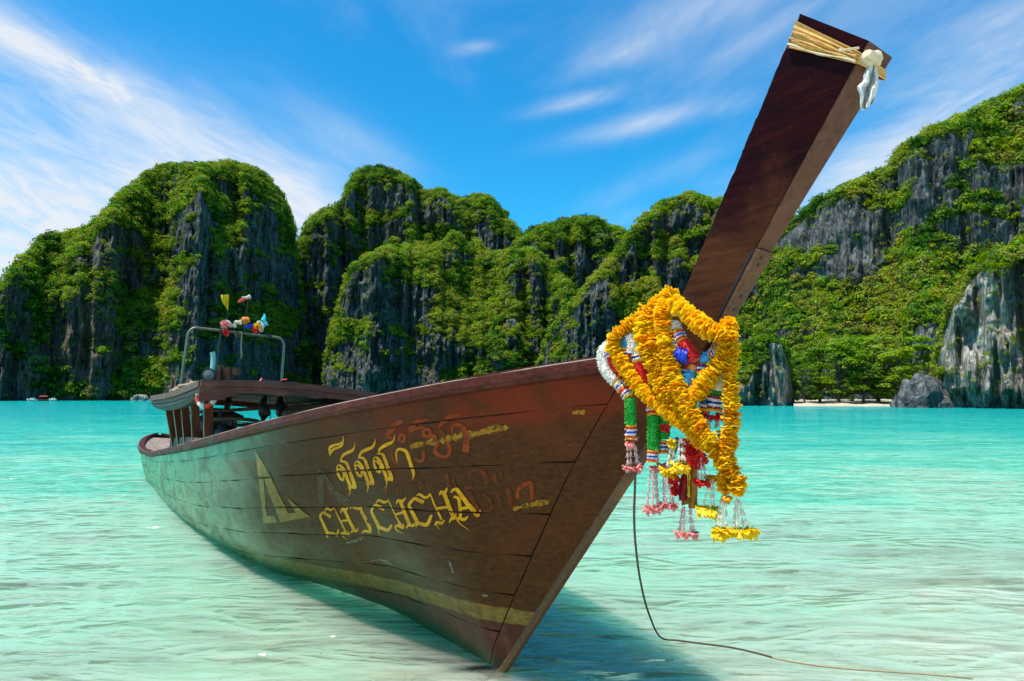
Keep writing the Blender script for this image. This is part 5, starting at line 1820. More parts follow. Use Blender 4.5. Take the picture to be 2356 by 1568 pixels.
marigold('long straight marigold strand hanging down at the right side of the bunch',
         [gpt('G', x, y, d) for x, y, d in ((812, 262, -.02), (826, 340, -.04), (832, 440, -.045), (826, 560, -.045), (830, 680, -.04), (828, 800, -.04), (822, 920, -.04), (808, 1020, -.035), (826, 1090, -.03), (862, 1150, -.025), (868, 1225, -.02))], 0.030, seed=5)
marigold('short marigold strand tucked behind the right-hand one, ending in a yellow flower',
         [gpt('G', x, y, d) for x, y, d in ((792, 900, -.01), (778, 990, -.015), (786, 1070, -.02), (795, 1150, -.02), (790, 1215, -.02))], 0.026, seed=6)


def bead_lei(name, label, segs, cat='lei', group='beaded leis hung on the bow', tassel=None, fuzz=1.0):
    """segs: (colour, radius, points); every colour section is a sleeve with its own nap of beads"""
    base = Vector(segs[0][2][0])
    t = thing(name, base, label, cat, group)
    for si, (colr, rad, pts) in enumerate(segs):
        rs = np.random.RandomState(si * 7 + int(abs(base.x) * 999))
        pp = resample(pts, 0.008) if len(pts) > 2 or (Vector(pts[0]) - Vector(pts[1])).length > 0.012 else [Vector(p) for p in pts]
        if len(pp) < 2:
            pp = [Vector(pts[0]), Vector(pts[-1])]
        mb = MB(base)
        mb.tube(pp, [rad * (0.80 + 0.05 * math.sin(i * 2.1)) for i in range(len(pp))], 10)
        Lt = sum((b - a).length for a, b in zip(pp, pp[1:]))
        n = int(min(900, Lt * rad * 2 * math.pi / (0.0052 ** 2) * 0.42))
        for _ in range(n):
            i = rs.randint(len(pp) - 1) if len(pp) > 2 else 0
            f = rs.uniform()
            c = pp[i].lerp(pp[i + 1], f)
            tg = (pp[i + 1] - pp[i]).normalized()
            x = tg.orthogonal().normalized()
            y = tg.cross(x)
            a = rs.uniform(0, 6.283)
            nn = x * math.cos(a) + y * math.sin(a)
            s = tg.cross(nn)
            p = c + nn * rad * 0.80
            w = 0.0027
            h = rad * 0.20 + rs.uniform(0.0, 0.0035) * fuzz
            tip = p + nn * h + tg * rs.normal(0, .0015) + s * rs.normal(0, .0015)
            q = [p + tg * w, p + s * w, p - tg * w, p - s * w]
            r_ = [tip + tg * w * .6, tip + s * w * .6, tip - tg * w * .6, tip - s * w * .6]
            mb.add(q + r_, [(4, 5, 6, 7), (0, 1, 5, 4), (1, 2, 6, 5), (2, 3, 7, 6), (3, 0, 4, 7)])
        mb.build('bead_sleeve', M['bead_' + colr], t)
    return t


def bands(p, q, cols, rad):
    """a run of narrow colour bands from p to q"""
    p, q = Vector(p), Vector(q)
    n = len(cols)
    return [(c, rad * (1.02 if c in ('white',) else 0.97), [p.lerp(q, i / n), p.lerp(q, (i + 0.98) / n)]) for i, c in enumerate(cols)]


TH = ['gold', 'red', 'white', 'blue', 'white', 'red', 'gold']
# hanging pieces: buds on threads ending in roses
def bud_mesh(name, star):
    mb = MB()
    mb.lathe([(0.0018, 0.0), (0.0048, 0.004), (0.0056, 0.009), (0.0036, 0.016), (0.0018, 0.022)], 8)
    if star:
        for i in range(5):
            a = 2 * math.pi * i / 5
            d, s = Vector((math.cos(a), math.sin(a), 0)), Vector((-math.sin(a), math.cos(a), 0))
            b0 = Vector((0, 0, 0.001))
            mb.add([b0 + s * .0022, b0 - s * .0022, b0 + d * .008 - s * .003 + Vector((0, 0, -.002)), b0 + d * .008 + s * .003 + Vector((0, 0, -.002)), b0 + d * .0135 + Vector((0, 0, .001))],
                   [(0, 1, 2, 3), (3, 2, 4)])
    return mesh_of(name, mb.v, mb.f)


PINKBUD = bud_mesh('bud', True)
PINKBUD.materials.append(M['pink_bud'])
WHITEBUD = bud_mesh('bud', False)
WHITEBUD.materials.append(M['white_bud'])
ROSE = {}
for nm in ('pink_flower', 'red_flower', 'yellow_flower', 'ochre_flower'):
    L_ = []
    for i in range(3):
        mbx = petal_disc(40 + i, 11, 9, 0.026, 0.017, 0.0105, 0.006)
        mbx.materials.append(M[nm])
        L_.append(mbx)
    ROSE[nm] = L_


def copies(mesh, name, parent, loc, quat, sc):
    o = bpy.data.objects.new(name, mesh)
    COL.objects.link(o)
    o.parent = parent
    o.matrix_basis = Matrix.LocRotScale(loc, quat, (sc, sc, sc) if not isinstance(sc, tuple) else sc)
    return o


def tassel(label, top, strands, bud, flower, group='flower tassels hanging from the garlands', head=None, bsc=1.0, fsc=1.0, seed=0):
    """top: point; strands: list of (start, end) world points; each ends in a rose"""
    rs = np.random.RandomState(seed + 5)
    top = Vector(top)
    t = thing('tassel', top, label, 'tassel', group)
    if head:
        for k in range(3):
            q = Vector(rs.normal(0, .008, 3))
            copies(ROSE[head][k % 3], 'flower', t, q + Vector((0, 0, -.006)), Vector((0, 0, -1)).to_track_quat('Z', 'Y') @ Quaternion((1, 0, 0), rs.uniform(-.4, .4)), 0.8)
    for a, b, rose in strands:
        a, b = Vector(a), Vector(b)
        d = (b - a).normalized()
        mb = MB(top)
        mb.tube([a, a.lerp(b, .5), b], 0.0011, 5)
        mb.build('thread', M['white_bud'], t)
        Lt = (b - a).length
        n = max(2, int(Lt / (0.0225 * bsc)))
        for i in range(n):
            p = a.lerp(b, (i + 0.75) / n)
            q = (-d + Vector(rs.normal(0, .07, 3))).normalized().to_track_quat('Z', 'Y') @ Quaternion((0, 0, 1), rs.uniform(0, 6.28))
            copies(PINKBUD if bud == 'pink' else WHITEBUD, 'bud', t, p - top, q, bsc)
        if rose:
            q = (d + Vector(rs.normal(0, .22, 3))).normalized().to_track_quat('Z', 'Y') @ Quaternion((0, 0, 1), rs.uniform(0, 6.28))
            copies(ROSE[flower][rs.randint(3)], 'flower', t, b - top + d * 0.006, q, fsc * rs.uniform(.9, 1.1))
            mb = MB(top)
            for k in range(4):
                an = k * 1.57 + rs.uniform(-.4, .4)
                v = Vector((math.cos(an), math.sin(an), .15))
                mb.add([b - Vector((0, 0, -.002)), b + v * .012 + Vector((.003, .003, .002)), b + v * .020, b + v * .012 - Vector((.003, .003, -.002))], [(0, 1, 2, 3)])
            mb.build('sepals', M['leaf_green'], t)
    return t


R1 = 0.0235
# left beaded lei: white curve, bands, then the green drop
p = [gpt('G', x, y, d) for x, y, d in ((152, 385, .05), (112, 410, .03), (98, 460, .015), (112, 520, 0), (150, 575, -.01), (178, 600, -.015))]
g0, g1 = gpt('G', 258, 690, -.02), gpt('G', 261, 843, -.02)
bead_lei('beaded_lei', 'beaded lei with a white curve and a bright green drop, leftmost on the bow',
         [('white', 0.024, p)] + bands(gpt('G', 184, 606, -.016), gpt('G', 252, 686, -.02), ['gold', 'white', 'blue', 'white', 'gold', 'red', 'red', 'white', 'navy', 'white', 'gold'], 0.024)
         + [('green', R1, [g0, (g0 + g1) / 2, g1])] + bands(g1, gpt('G', 262, 925, -.02), TH, R1))
# second and third green drops
g0, g1 = gpt('G', 387, 790, -.005), gpt('G', 388, 985, -.005)
bead_lei('beaded_lei', 'beaded lei with the longer dark green drop hanging just right of the stem',
         bands(gpt('G', 380, 735, 0), g0, ['navy', 'white', 'red', 'gold'], R1) + [('green', R1 * 1.02, [g0, (g0 + g1) / 2, g1])] + bands(g1, gpt('G', 388, 1055, -.005), TH, R1))
g0, g1 = gpt('G', 446, 790, .035), gpt('G', 450, 930, .035)
bead_lei('beaded_lei', 'beaded lei with the shorter green drop half hidden behind the white buds',
         [('green', R1, [g0, (g0 + g1) / 2, g1])] + bands(g1, gpt('G', 452, 1005, .035), ['gold', 'red', 'white', 'navy', 'white', 'red', 'gold'], R1))
# red inner leis seen between the marigolds
bead_lei('beaded_lei', 'deep red beaded lei seen between the two leftmost marigold strands',
         bands(gpt('G', 128, 425, .02), gpt('G', 150, 470, .015), ['red', 'white', 'blue', 'white', 'red'], 0.021) + [('red', 0.021, [gpt('G', 152, 474, .015), gpt('G', 178, 530, .01), gpt('G', 205, 572, .01)])])
bead_lei('beaded_lei', 'white and sky blue beaded lei looping inside the outer marigold strand',
         [('sky', 0.020, [gpt('G', 246, 330, .03), gpt('G', 236, 365, .03), gpt('G', 232, 405, .03)]), ('white', 0.022, [gpt('G', 258, 335, .02), gpt('G', 272, 385, .015), gpt('G', 268, 440, .015)])]
         + bands(gpt('G', 236, 412, .025), gpt('G', 243, 455, .02), ['gold', 'red', 'white', 'blue', 'red'], 0.021))
bead_lei('beaded_lei', 'red beaded lei with a banded top running down between the middle marigold strands',
         bands(gpt('G', 296, 440, .02), gpt('G', 305, 500, .02), ['white', 'navy', 'white', 'gold', 'red'], 0.024) + [('red', 0.025, [gpt('G', 306, 505, .02), gpt('G', 335, 565, .015), gpt('G', 365, 620, .01), gpt('G', 395, 675, .0)])])
bead_lei('beaded_lei', 'thin white beaded lei with a blue end beside the steep marigold strand',
         bands(gpt('G', 408, 168, -.01), gpt('G', 402, 215, -.01), ['white', 'red', 'white', 'blue', 'red'], 0.015) + [('white', 0.015, [gpt('G', 402, 218, -.01), gpt('G', 396, 260, -.01), gpt('G', 394, 290, -.015)])]
         + bands(gpt('G', 394, 293, -.015), gpt('G', 392, 316, -.015), ['blue', 'white', 'gold'], 0.018) + [('blue', 0.022, [gpt('G', 393, 320, -.015), gpt('G', 397, 360, -.015), gpt('G', 402, 390, -.015)])]
         + bands(gpt('G', 402, 395, -.015), gpt('G', 410, 440, -.01), ['red', 'gold', 'orange', 'gold'], 0.02))
# the bright knot in the middle of the bunch (crop K)
bead_lei('beaded_lei', 'red beaded lei with a cream end slanting across the middle of the bunch',
         [('white', 0.024, [gpt('K', 330, 240, -.03), gpt('K', 345, 290, -.035), gpt('K', 365, 340, -.04)])] + bands(gpt('K', 370, 350, -.04), gpt('K', 440, 480, -.045), ['gold', 'red', 'white', 'blue', 'white', 'red', 'gold'], 0.025)
         + [('red', 0.025, [gpt('K', 445, 485, -.045), gpt('K', 510, 570, -.05), gpt('K', 570, 650, -.05), gpt('K', 620, 730, -.05)])])
bead_lei('beaded_lei', 'fat royal blue beaded lei at the heart of the bunch',
         bands(gpt('K', 305, 520, -.05), gpt('K', 370, 600, -.055), ['white', 'blue', 'white', 'gold'], 0.026) + [('blue', 0.031, [gpt('K', 380, 640, -.06), gpt('K', 450, 665, -.065), gpt('K', 530, 670, -.06)])])
bead_lei('beaded_lei', 'sky blue beaded lei hanging at the bottom of the knot beside a red one',
         [('sky', 0.025, [gpt('K', 555, 900, -.05), gpt('K', 530, 960, -.055), gpt('K', 505, 1030, -.055), gpt('K', 490, 1090, -.055)])] + bands(gpt('K', 590, 780, -.05), gpt('K', 560, 880, -.05), ['orange', 'orange', 'sky'], 0.018))
bead_lei('beaded_lei', 'short red beaded lei right of the hanging sky blue one',
         [('red', 0.021, [gpt('K', 630, 975, -.05), gpt('K', 605, 1050, -.05), gpt('K', 560, 1150, -.045)])] + bands(gpt('K', 560, 1155, -.045), gpt('K', 500, 1180, -.05), ['orange', 'red', 'orange'], 0.016))
bead_lei('beaded_lei', 'banded beaded lei with sky blue and green ends at the right of the knot',
         bands(gpt('K', 900, 610, -.03), gpt('K', 790, 680, -.04), ['gold', 'red', 'white', 'navy', 'white', 'red', 'gold'], 0.024) + [('sky', 0.026, [gpt('K', 785, 690, -.04), gpt('K', 735, 700, -.045), gpt('K', 690, 690, -.045)])])
bead_lei('beaded_lei', 'banded beaded lei ending in a green tip under the sky blue one',
         [('red', 0.022, [gpt('K', 790, 790, -.035), gpt('K', 750, 810, -.04), gpt('K', 740, 820, -.04)])] + bands(gpt('K', 690, 790, -.045), gpt('K', 690, 890, -.045), ['navy', 'white', 'navy', 'red', 'gold'], 0.024) + [('green', 0.023, [gpt('K', 690, 895, -.045), gpt('K', 690, 940, -.045), gpt('K', 695, 980, -.04)])])
bead_lei('beaded_lei', 'dark red beaded lei with navy stripes behind the hanging sky blue one',
         bands(gpt('K', 450, 800, -.01), gpt('K', 430, 950, -.01), ['dark_red', 'white', 'navy', 'white', 'dark_red'], 0.026))
bead_lei('beaded_lei', 'cream and green beaded lei with wide dark red bands at the right of the bunch',
         [('white', 0.021, [gpt('K', 910, 1000, -.01), gpt('K', 905, 1060, -.01), gpt('K', 895, 1120, -.01)]), ('green', 0.019, [gpt('K', 850, 1090, -.005), gpt('K', 830, 1140, -.005), gpt('K', 815, 1190, -.005)])]
         + bands(gpt('K', 865, 1180, -.01), gpt('K', 840, 1370, -.01), ['dark_red', 'white', 'navy', 'white', 'dark_red', 'gold'], 0.032))
bead_lei('beaded_lei', 'small dark red beaded lei with one navy stripe left of the wide banded one',
         bands(gpt('K', 740, 1260, -.02), gpt('K', 715, 1390, -.02), ['navy', 'white', 'dark_red', 'gold', 'red'], 0.022))


def H(x, y, d=0.0):
    return gpt('H', x, y, d)


tassel('pale pink bud tassel under the leftmost green drop', H(150, 480, -.02), [(H(120, 520, -.02), H(118, 745, -.03), 1), (H(150, 510, -.03), H(150, 735, -.03), 1), (H(185, 520, -.015), H(212, 730, -.01), 1), (H(200, 530, -.01), H(235, 745, -.0), 1)], 'pink', 'pink_flower', head='pink_flower', fsc=0.85, seed=1)
tassel('long pale pink tassel under the longer dark green drop', H(380, 735, 0), [(H(355, 765, 0), H(325, 1165, 0), 1), (H(385, 765, -.01), H(380, 1175, -.015), 1), (H(405, 770, 0), H(425, 1160, 0), 1), (H(412, 770, .01), H(440, 1150, .01), 1)], 'pink', 'pink_flower', head='pink_flower', fsc=0.95, seed=2)
tassel('pale pink tassel under the shorter green drop', H(510, 690, .03), [(H(490, 860, .03), H(500, 1120, .03), 1), (H(510, 850, .02), H(520, 1130, .02), 1), (H(540, 860, .03), H(575, 1130, .03), 1), (H(552, 860, .03), H(600, 1135, .04), 1)], 'pink', 'pink_flower', head='pink_flower', fsc=0.9, seed=3)
tassel('ivory bud tassel with bright yellow flowers in front of the green drops', H(585, 470, -.05), [(H(575, 490, -.05), H(530, 770, -.05), 1), (H(605, 490, -.05), H(600, 760, -.055), 1), (H(600, 500, -.04), H(560, 790, -.04), 1)], 'white', 'yellow_flower', head='yellow_flower', bsc=1.15, fsc=1.25, seed=4)
tassel('ivory bud tassel with yellow flowers left of the dark red ribbon', H(680, 430, -.05), [(H(662, 440, -.05), H(655, 720, -.05), 1), (H(685, 440, -.055), H(690, 710, -.055), 1), (H(700, 450, -.045), H(725, 720, -.05), 1)], 'white', 'yellow_flower', bsc=1.2, fsc=1.25, seed=5)
tassel('red and pink tassel hanging inside the right-hand marigold loop', H(930, 190, -.01), [(H(900, 230, -.01), H(905, 440, -.01), 1), (H(935, 230, -.02), H(950, 470, -.02), 1), (H(965, 230, -.01), H(985, 430, -.01), 1)], 'pink', 'red_flower', head='red_flower', fsc=0.8, seed=6)
tassel('small pink tassel beside the red one inside the right-hand loop', H(1065, 190, .0), [(H(1050, 210, 0), H(1035, 360, 0), 0), (H(1075, 210, 0), H(1060, 340, 0), 0)], 'pink', 'red_flower', head='red_flower', fsc=0.7, seed=7)
tassel('short red rose tassel right of the brown ribbons', H(880, 640, -.02), [(H(850, 660, -.02), H(855, 880, -.02), 1), (H(885, 650, -.03), H(895, 885, -.03), 1), (H(910, 660, -.02), H(935, 880, -.02), 1)], 'pink', 'red_flower', head='red_flower', fsc=0.95, seed=8)
tassel('slanting ivory tassel with yellow flowers right of the brown ribbons', H(990, 830, -.01), [(H(975, 880, -.01), H(905, 1165, -.01), 1), (H(990, 880, -.015), H(980, 1190, -.02), 1), (H(1010, 880, -.01), H(1020, 1180, -.01), 1)], 'white', 'yellow_flower', head='ochre_flower', bsc=1.05, fsc=1.3, seed=9)
tassel('lowest ivory tassel ending in a row of bright yellow flowers', H(1160, 1050, -.02), [(H(1090, 1100, -.02), H(1062, 1400, -.02), 1), (H(1110, 1100, -.03), H(1090, 1410, -.03), 1), (H(1140, 1100, -.02), H(1150, 1400, -.02), 1), (H(1260, 1090, -.02), H(1270, 1405, -.02), 1), (H(1285, 1090, -.01), H(1330, 1390, -.01), 1), (H(1250, 1100, -.01), H(1225, 1410, -.02), 1), (H(1280, 1100, -.02), H(1390, 1390, -.01), 1)], 'white', 'yellow_flower', head='ochre_flower', bsc=1.2, fsc=1.35, seed=10)
tassel('lowest pink tassel hanging below the brown ribbons', H(715, 1150, 0), [(H(690, 1180, 0), H(660, 1420, 0), 1), (H(705, 1170, -.01), H(705, 1430, -.01), 1), (H(765, 1190, 0), H(780, 1425, 0), 1), (H(775, 1190, 0), H(810, 1430, .005), 1)], 'pink', 'pink_flower', fsc=0.95, seed=11)
t = thing('rose_cluster', H(740, 560, -.03), 'cluster of red silk roses under the crossing marigold strands', 'flowers', None)
for k, (x, y) in enumerate(((720, 520), (745, 580), (790, 560), (760, 620), (830, 600), (850, 720), (800, 700), (870, 650), (500, 355), (610, 985), (640, 1010), (600, 880))):
    q = Quaternion((1, 0, 0), 1.2 + 0.4 * math.sin(k * 3)) @ Quaternion((0, 1, 0), 0.5 * math.sin(k * 5))
    copies(ROSE['red_flower'][k % 3], 'rose', t, H(x, y, -.035 + .01 * (k % 3)) - H(740, 560, -.03), q, 0.95)


def ribbon(name, label, mat, pts, w, group='cloth ribbons hanging from the bow'):
    base = Vector(pts[0])
    grid = []
    pp = resample(pts, 0.012)
    for i, p in enumerate(pp):
        u = i / (len(pp) - 1)
        row = []
        for j in range(7):
            v = j / 6 - .5
            row.append(p - base + Vector((v * w * (1 + .12 * math.sin(i * .6)), 0.010 * math.sin(v * 9 + u * 5) + 0.004 * math.sin(u * 11), 0.004 * math.sin(v * 7 + i))))
        grid.append(row)
    mb = MB()
    mb.sheet(grid, 0.0018)
    o = mb.build(name, M[mat], None, True)
    o.location = base
    return tag(o, label, 'ribbon', group)


ribbon('ribbon', 'dark red cloth ribbon hanging under the roses', 'red_ribbon', [H(725, 560, -.03), H(715, 760, -.03), H(700, 950, -.035), H(695, 1135, -.035)], 0.034)
ribbon('ribbon', 'wide ochre brown cloth ribbon right of the dark red one', 'ochre_ribbon', [H(780, 560, -.015), H(790, 760, -.015), H(795, 950, -.02), H(800, 1205, -.02)], 0.040)
ribbon('ribbon', 'short ochre brown cloth ribbon behind the dark red one', 'ochre_ribbon', [H(735, 700, .01), H(735, 950, .01), H(730, 1175, .01)], 0.034)
ribbon('ribbon', 'narrow bright yellow cloth ribbon between the red and brown ones', 'yellow_ribbon', [H(745, 700, -.028), H(752, 900, -.03), H(755, 1060, -.03)], 0.012)
ribbon('ribbon', 'dark navy cloth ribbon behind the ivory bud tassels', 'bead_navy', [H(615, 450, -.01), H(590, 620, -.01), H(575, 770, -.01)], 0.026)

# ------------------------------------------------------------------ sash and white cloth at the head of the prow
base = W(1.95, 0.0, 2.78)
sash = thing('sash', base, 'folded golden cloth sash wrapped round the top of the prow', 'sash')
rowsS = []
for j in range(9):
    u = j / 8
    ring_ = []
    for k in range(41):
        a = k / 40
        # around the post: starboard side, front, port side, rear
        r, f, hh = prow_sec(1.0)
        R0 = Vector((1.924 + 0.034 * u, 0, 2.792 + 0.096 * u))
        F0 = Vector((2.190 + 0.010 * u, 0, 2.598 + 0.036 * u))
        hp = hh * (0.955 + 0.03 * u) + 0.007
        sA = [(R0, -hp), (F0, -hp), (F0 + (F0 - R0).normalized() * 0.010, -hp * .8), (F0 + (F0 - R0).normalized() * 0.010, hp * .8), (F0, hp), (R0, hp), (R0 - (F0 - R0).normalized() * 0.010, hp * .8), (R0 - (F0 - R0).normalized() * 0.010, -hp * .8), (R0, -hp)]
        seg = [0, 14, 15, 19, 20, 34, 35, 39, 40]
        for q in range(8):
            if seg[q] <= k <= seg[q + 1]:
                tt = (k - seg[q]) / (seg[q + 1] - seg[q])
                P0 = sA[q][0].lerp(sA[q + 1][0], tt)
                v0 = sA[q][1] + (sA[q + 1][1] - sA[q][1]) * tt
                break
        fold = 0.0055 * math.sin(u * 26 + 1.2 * math.sin(a * 9)) + 0.003 * math.sin(u * 47 + a * 14)
        fold = max(fold, -0.003) + 0.004
        out = Vector((0, v0 / max(abs(v0), 1e-5), 0)) if abs(v0) > hp * .9 else ((F0 - R0).normalized() if (P0 - R0).length > .1 else -(F0 - R0).normalized())
        P1 = Vector((P0.x, v0, P0.z)) + out * fold
        ring_.append(BM @ P1 - base)
    rowsS.append(ring_)
mb = MB()
mb.sheet(rowsS, 0.002)
mb.build('band', M['sash'], sash, True)
for u0 in (0.08, 0.33, 0.6):
    pts = []
    for k in range(12):
        a = k / 11
        R0 = Vector((1.924 + 0.034 * u0, 0, 2.792 + 0.096 * u0))
        F0 = Vector((2.180 + 0.010 * u0, 0, 2.604 + 0.036 * u0))
        P0 = R0.lerp(F0, a)
        pts.append(BM @ Vector((P0.x, -0.097 - .003 * math.sin(a * 9 + u0 * 9), P0.z + 0.004 * math.sin(a * 7 + u0 * 20))) - base)
    mb = MB()
    mb.tube(pts, [0.004 + .0018 * math.sin(k * 1.3 + u0 * 9) for k in range(12)], 6)
    mb.build('fold', M['cream_cloth'] if u0 < .2 else M['sash'], sash, True)


def CL(x, y, d=0.0):
    """crop of the cloth tail; scale 7.84 from (2080, 100)"""
    return at((2080 + x / 7.84) / 1.1002, (100 + y / 7.84) / 1.1002, 2.165 + d)


kb = CL(980, 380, -.04)
cl_ = thing('white_cloth', kb, 'white cloth knotted to the corner of the prow with a hanging twisted tail', 'cloth')
mb = MB(kb)
mb.tube([CL(880, 330, -.02), CL(915, 330, -.045), CL(945, 380, -.055), CL(965, 440, -.05), CL(1000, 480, -.04)], [0.010, .020, .024, .019, .009], 10)
mb.tube([CL(1040, 300, -.03), CL(1075, 330, -.05), CL(1080, 385, -.055), CL(1050, 450, -.055), CL(1010, 490, -.045)], [0.010, .019, .021, .017, .008], 10)
mb.tube([CL(890, 420, -.045), CL(930, 340, -.06), CL(990, 325, -.072), CL(1040, 350, -.07), CL(1070, 420, -.06)], [0.006, .013, .017, .015, .007], 9)
mb.build('knot', M['cream_cloth'], cl_, True)
mb = MB(kb)
mb.tube([CL(1080, 400, -.04), CL(1130, 420, -.03), CL(1120, 480, -.03), CL(1070, 510, -.035)], [0.010, .012, .010, .006], 8)
mb.build('loop', M['cream_cloth'], cl_, True)
outl = [((960, 420), (1060, 430)), ((900, 520), (1090, 540)), ((850, 640), (1110, 660)), ((815, 740), (1118, 770)), ((850, 850), (1125, 880)), ((665, 930), (1122, 990)), ((770, 1090), (1085, 1090)), ((760, 1200), (1050, 1180)), ((745, 1330), (1010, 1260)), ((770, 1400), (990, 1300)), ((850, 1412), (980, 1300))]
grid = []
for i, (a, b) in enumerate(outl):
    row = []
    for j in range(25):
        v = j / 24
        amp = 0.004 + 0.013 * min(1, i / 4)
        d = 1.5 * amp * math.sin(v * 10.5 + i * 0.55) + amp * .55 * math.sin(v * 23 - i * .8)
        row.append(CL(a[0] + (b[0] - a[0]) * v + 8 * math.sin(v * 12 + i), a[1] + (b[1] - a[1]) * v, -.045 + d) - kb)
    grid.append(row)
mb = MB()
mb.sheet(grid, 0.0014)
tail = mb.build('tail', M['white_cloth'], cl_, True)
tail.modifiers.new('smooth', 'SUBSURF').levels = 1
tail.modifiers['smooth'].render_levels = 1
mb = MB(kb)
mb.tube([CL(745, 170, -.055), CL(340, 230, -.03), CL(360, 200, -.03), CL(395, 185, -.03)], 0.004, 6)
mb.build('end', M['cream_cloth'], cl_, True)

# ------------------------------------------------------------------ mooring rope
pts = [at(1462, 1060, 3.06), at(1461, 1120, 3.10), at(1459, 1190, 3.2), at(1463, 1260, 3.4), at(1474, 1340, 3.7), at(1492, 1410, 4.0), at_z(1519, 1466, 0.0)]
pts += [at_z(1560, 1474, -0.012), at_z(1620, 1482, -0.014), at_z(1680, 1490, -0.008), at_z(1740, 1503, 0.012), at_z(1800, 1519, 0.014), at_z(1880, 1532, 0.014), at_z(1970, 1541, 0.014), at_z(2090, 1549, 0.014), at_z(2190, 1557, 0.012), at_z(2240, 1563, -0.03)]
pp = resample(pts, 0.03)
rope = thing('mooring_rope', pp[0], 'brown mooring rope hanging from the stem and lying along the shallow water to the right', 'rope')
cut = next(i for i, q in enumerate(pp) if q.x > at_z(1760, 1506).x)
mb = MB(pp[0])
mb.tube(pp[:cut + 1], 0.0056, 8)
mb.build('hanging_length', M['rope'], rope, True)
mb = MB(pp[0])
mb.tube(pp[cut:], 0.0050, 8)
mb.build('lying_length', M['tan_rope'], rope, True)

# ------------------------------------------------------------------ things on and under the cabin roof
def Wd(s, v, z):
    return W(s, v, z)


b0 = Wd(-6.95, 0.28, 1.86)
lamp = thing('searchlight', W(-4.35, 0.81, 1.79), 'round searchlight standing on the cabin roof', 'searchlight')
lb = lamp.location.copy()
fwd = FW.copy()
Mx = Matrix.Translation(Vector((0, 0, 0.10))) @ (-(ray(478, 862).normalized())).to_track_quat('Z', 'Y').to_matrix().to_4x4()
mb = MB()
mb.lathe([(0.045, -0.11), (0.066, -0.05), (0.072, 0.0), (0.072, 0.012), (0.060, 0.012)], 20, Mx)
mb.build('housing', M['black'], lamp, True)
mb = MB()
mb.lathe([(0.060, 0.008), (0.045, 0.016), (0.012, 0.019), (0.010, 0.03), (0.002, 0.032)], 20, Mx)
mb.build('glass', M['glass_lamp'], lamp, True)
mb = MB()
mb.bar(Vector((0, 0, -0.02)), Vector((0, 0, 0.05)), .03, .03, (1, 0, 0))
mb.build('bracket', M['black'], lamp)
mb = MB(W(-4.5, 0.58, 1.79))
mb.box(W(-4.5, 0.60, 1.89), (0.10, 0.10, 0.22))
mb.box(W(-4.5, 0.55, 1.96), (0.15, 0.10, 0.08))
mb.box(W(-4.5, 0.67, 1.90), (0.04, 0.08, 0.24))
o = mb.build('wooden_box', M['rust_wood'])
o.location = W(-4.5, 0.58, 1.79)
tag(o, 'small rusty brown box on the cabin roof right of the searchlight', 'box')
pts = [W(-4.9, 0.67, 1.79), W(-4.9, 0.67, 2.0), W(-4.9, 0.672, 2.10), W(-4.9, 0.678, 2.165), W(-4.9, 0.69, 2.20)]
mb = MB(pts[0])
mb.tube(pts, [0.030, 0.029, 0.028, 0.028, 0.030], 10)
o = mb.build('exhaust_pipe', M['pipe_green'], None, True)
o.location = pts[0]
tag(o, 'upright sea green pipe with a bent top behind the searchlight', 'pipe')
bb = W(-4.6, 0.03, 1.80)
bag = thing('black_bag', bb, 'black bag with a red edge lying on the cabin roof', 'bag')
mb = MB()
R = BM.to_3x3()
mb.hexa([R @ Vector(q) for q in ((-.2, .26, 0), (-.2, -.26, 0), (.2, -.26, 0), (.2, .26, 0), (-.15, .19, .10), (-.15, -.20, .10), (.15, -.20, .10), (.15, .19, .10))])
mb.build('body', M['black'], bag)
mb = MB()
mb.tube([R @ Vector(q) for q in ((.2, -.27, .0), (.16, -.215, .105))], 0.014, 6)
mb.tube([R @ Vector(q) for q in ((.16, .0, .105), (.16, .06, .118))], 0.012, 6)
mb.build('red_edge', M['red_plastic'], bag)
# folded tan rope pile
rb = W(-6.0, 0.72, 1.80)
mb = MB(rb)
pts = []
for i in range(60):
    u = i / 59
    pts.append(W(-6.6 + 1.75 * u + 0.08 * math.sin(i * 1.1), 0.74 + 0.08 * math.cos(i * 1.7), 1.83 + 0.035 * math.sin(i * 0.9) + .03 * math.sin(i * 2.3)))
mb.tube(pts, 0.022, 7)
o = mb.build('rope_coil', M['tan_rope'], None, True)
o.location = rb
tag(o, 'tan rope piled along the starboard edge of the cabin roof', 'rope')
# small plastic ring hanging at the front starboard corner
lc = W(-4.06, 0.87, 1.655)
ringt = thing('plastic_ring', lc, 'small red and white plastic ring hanging edge-on at the corner of the cabin roof', 'plastic ring')
ax = (FW * 0.62 + SB * 0.75 + UP * 0.1).normalized()
Q = ax.to_track_quat('Z', 'Y').to_matrix()
for k in range(4):
    for half, mat_ in ((0, 'red_plastic'), (1, 'white_plastic')):
        a0 = k * math.pi / 2 + half * math.pi / 4 + (0 if half else 0)
        mb = MB()
        pts = [Q @ Vector((math.cos(a) * 0.105, math.sin(a) * 0.105, 0)) for a in np.linspace(a0, a0 + math.pi / 4, 7)]
        mb.tube(pts, 0.028, 10)
        mb.build('ring_section', M[mat_], ringt, True)
mb = MB()
mb.tube([Vector((0, 0, 0.105)), W(-4.06, 0.9, 1.80) - lc], 0.006, 6)
mb.build('lanyard', M['tan_rope'], ringt)
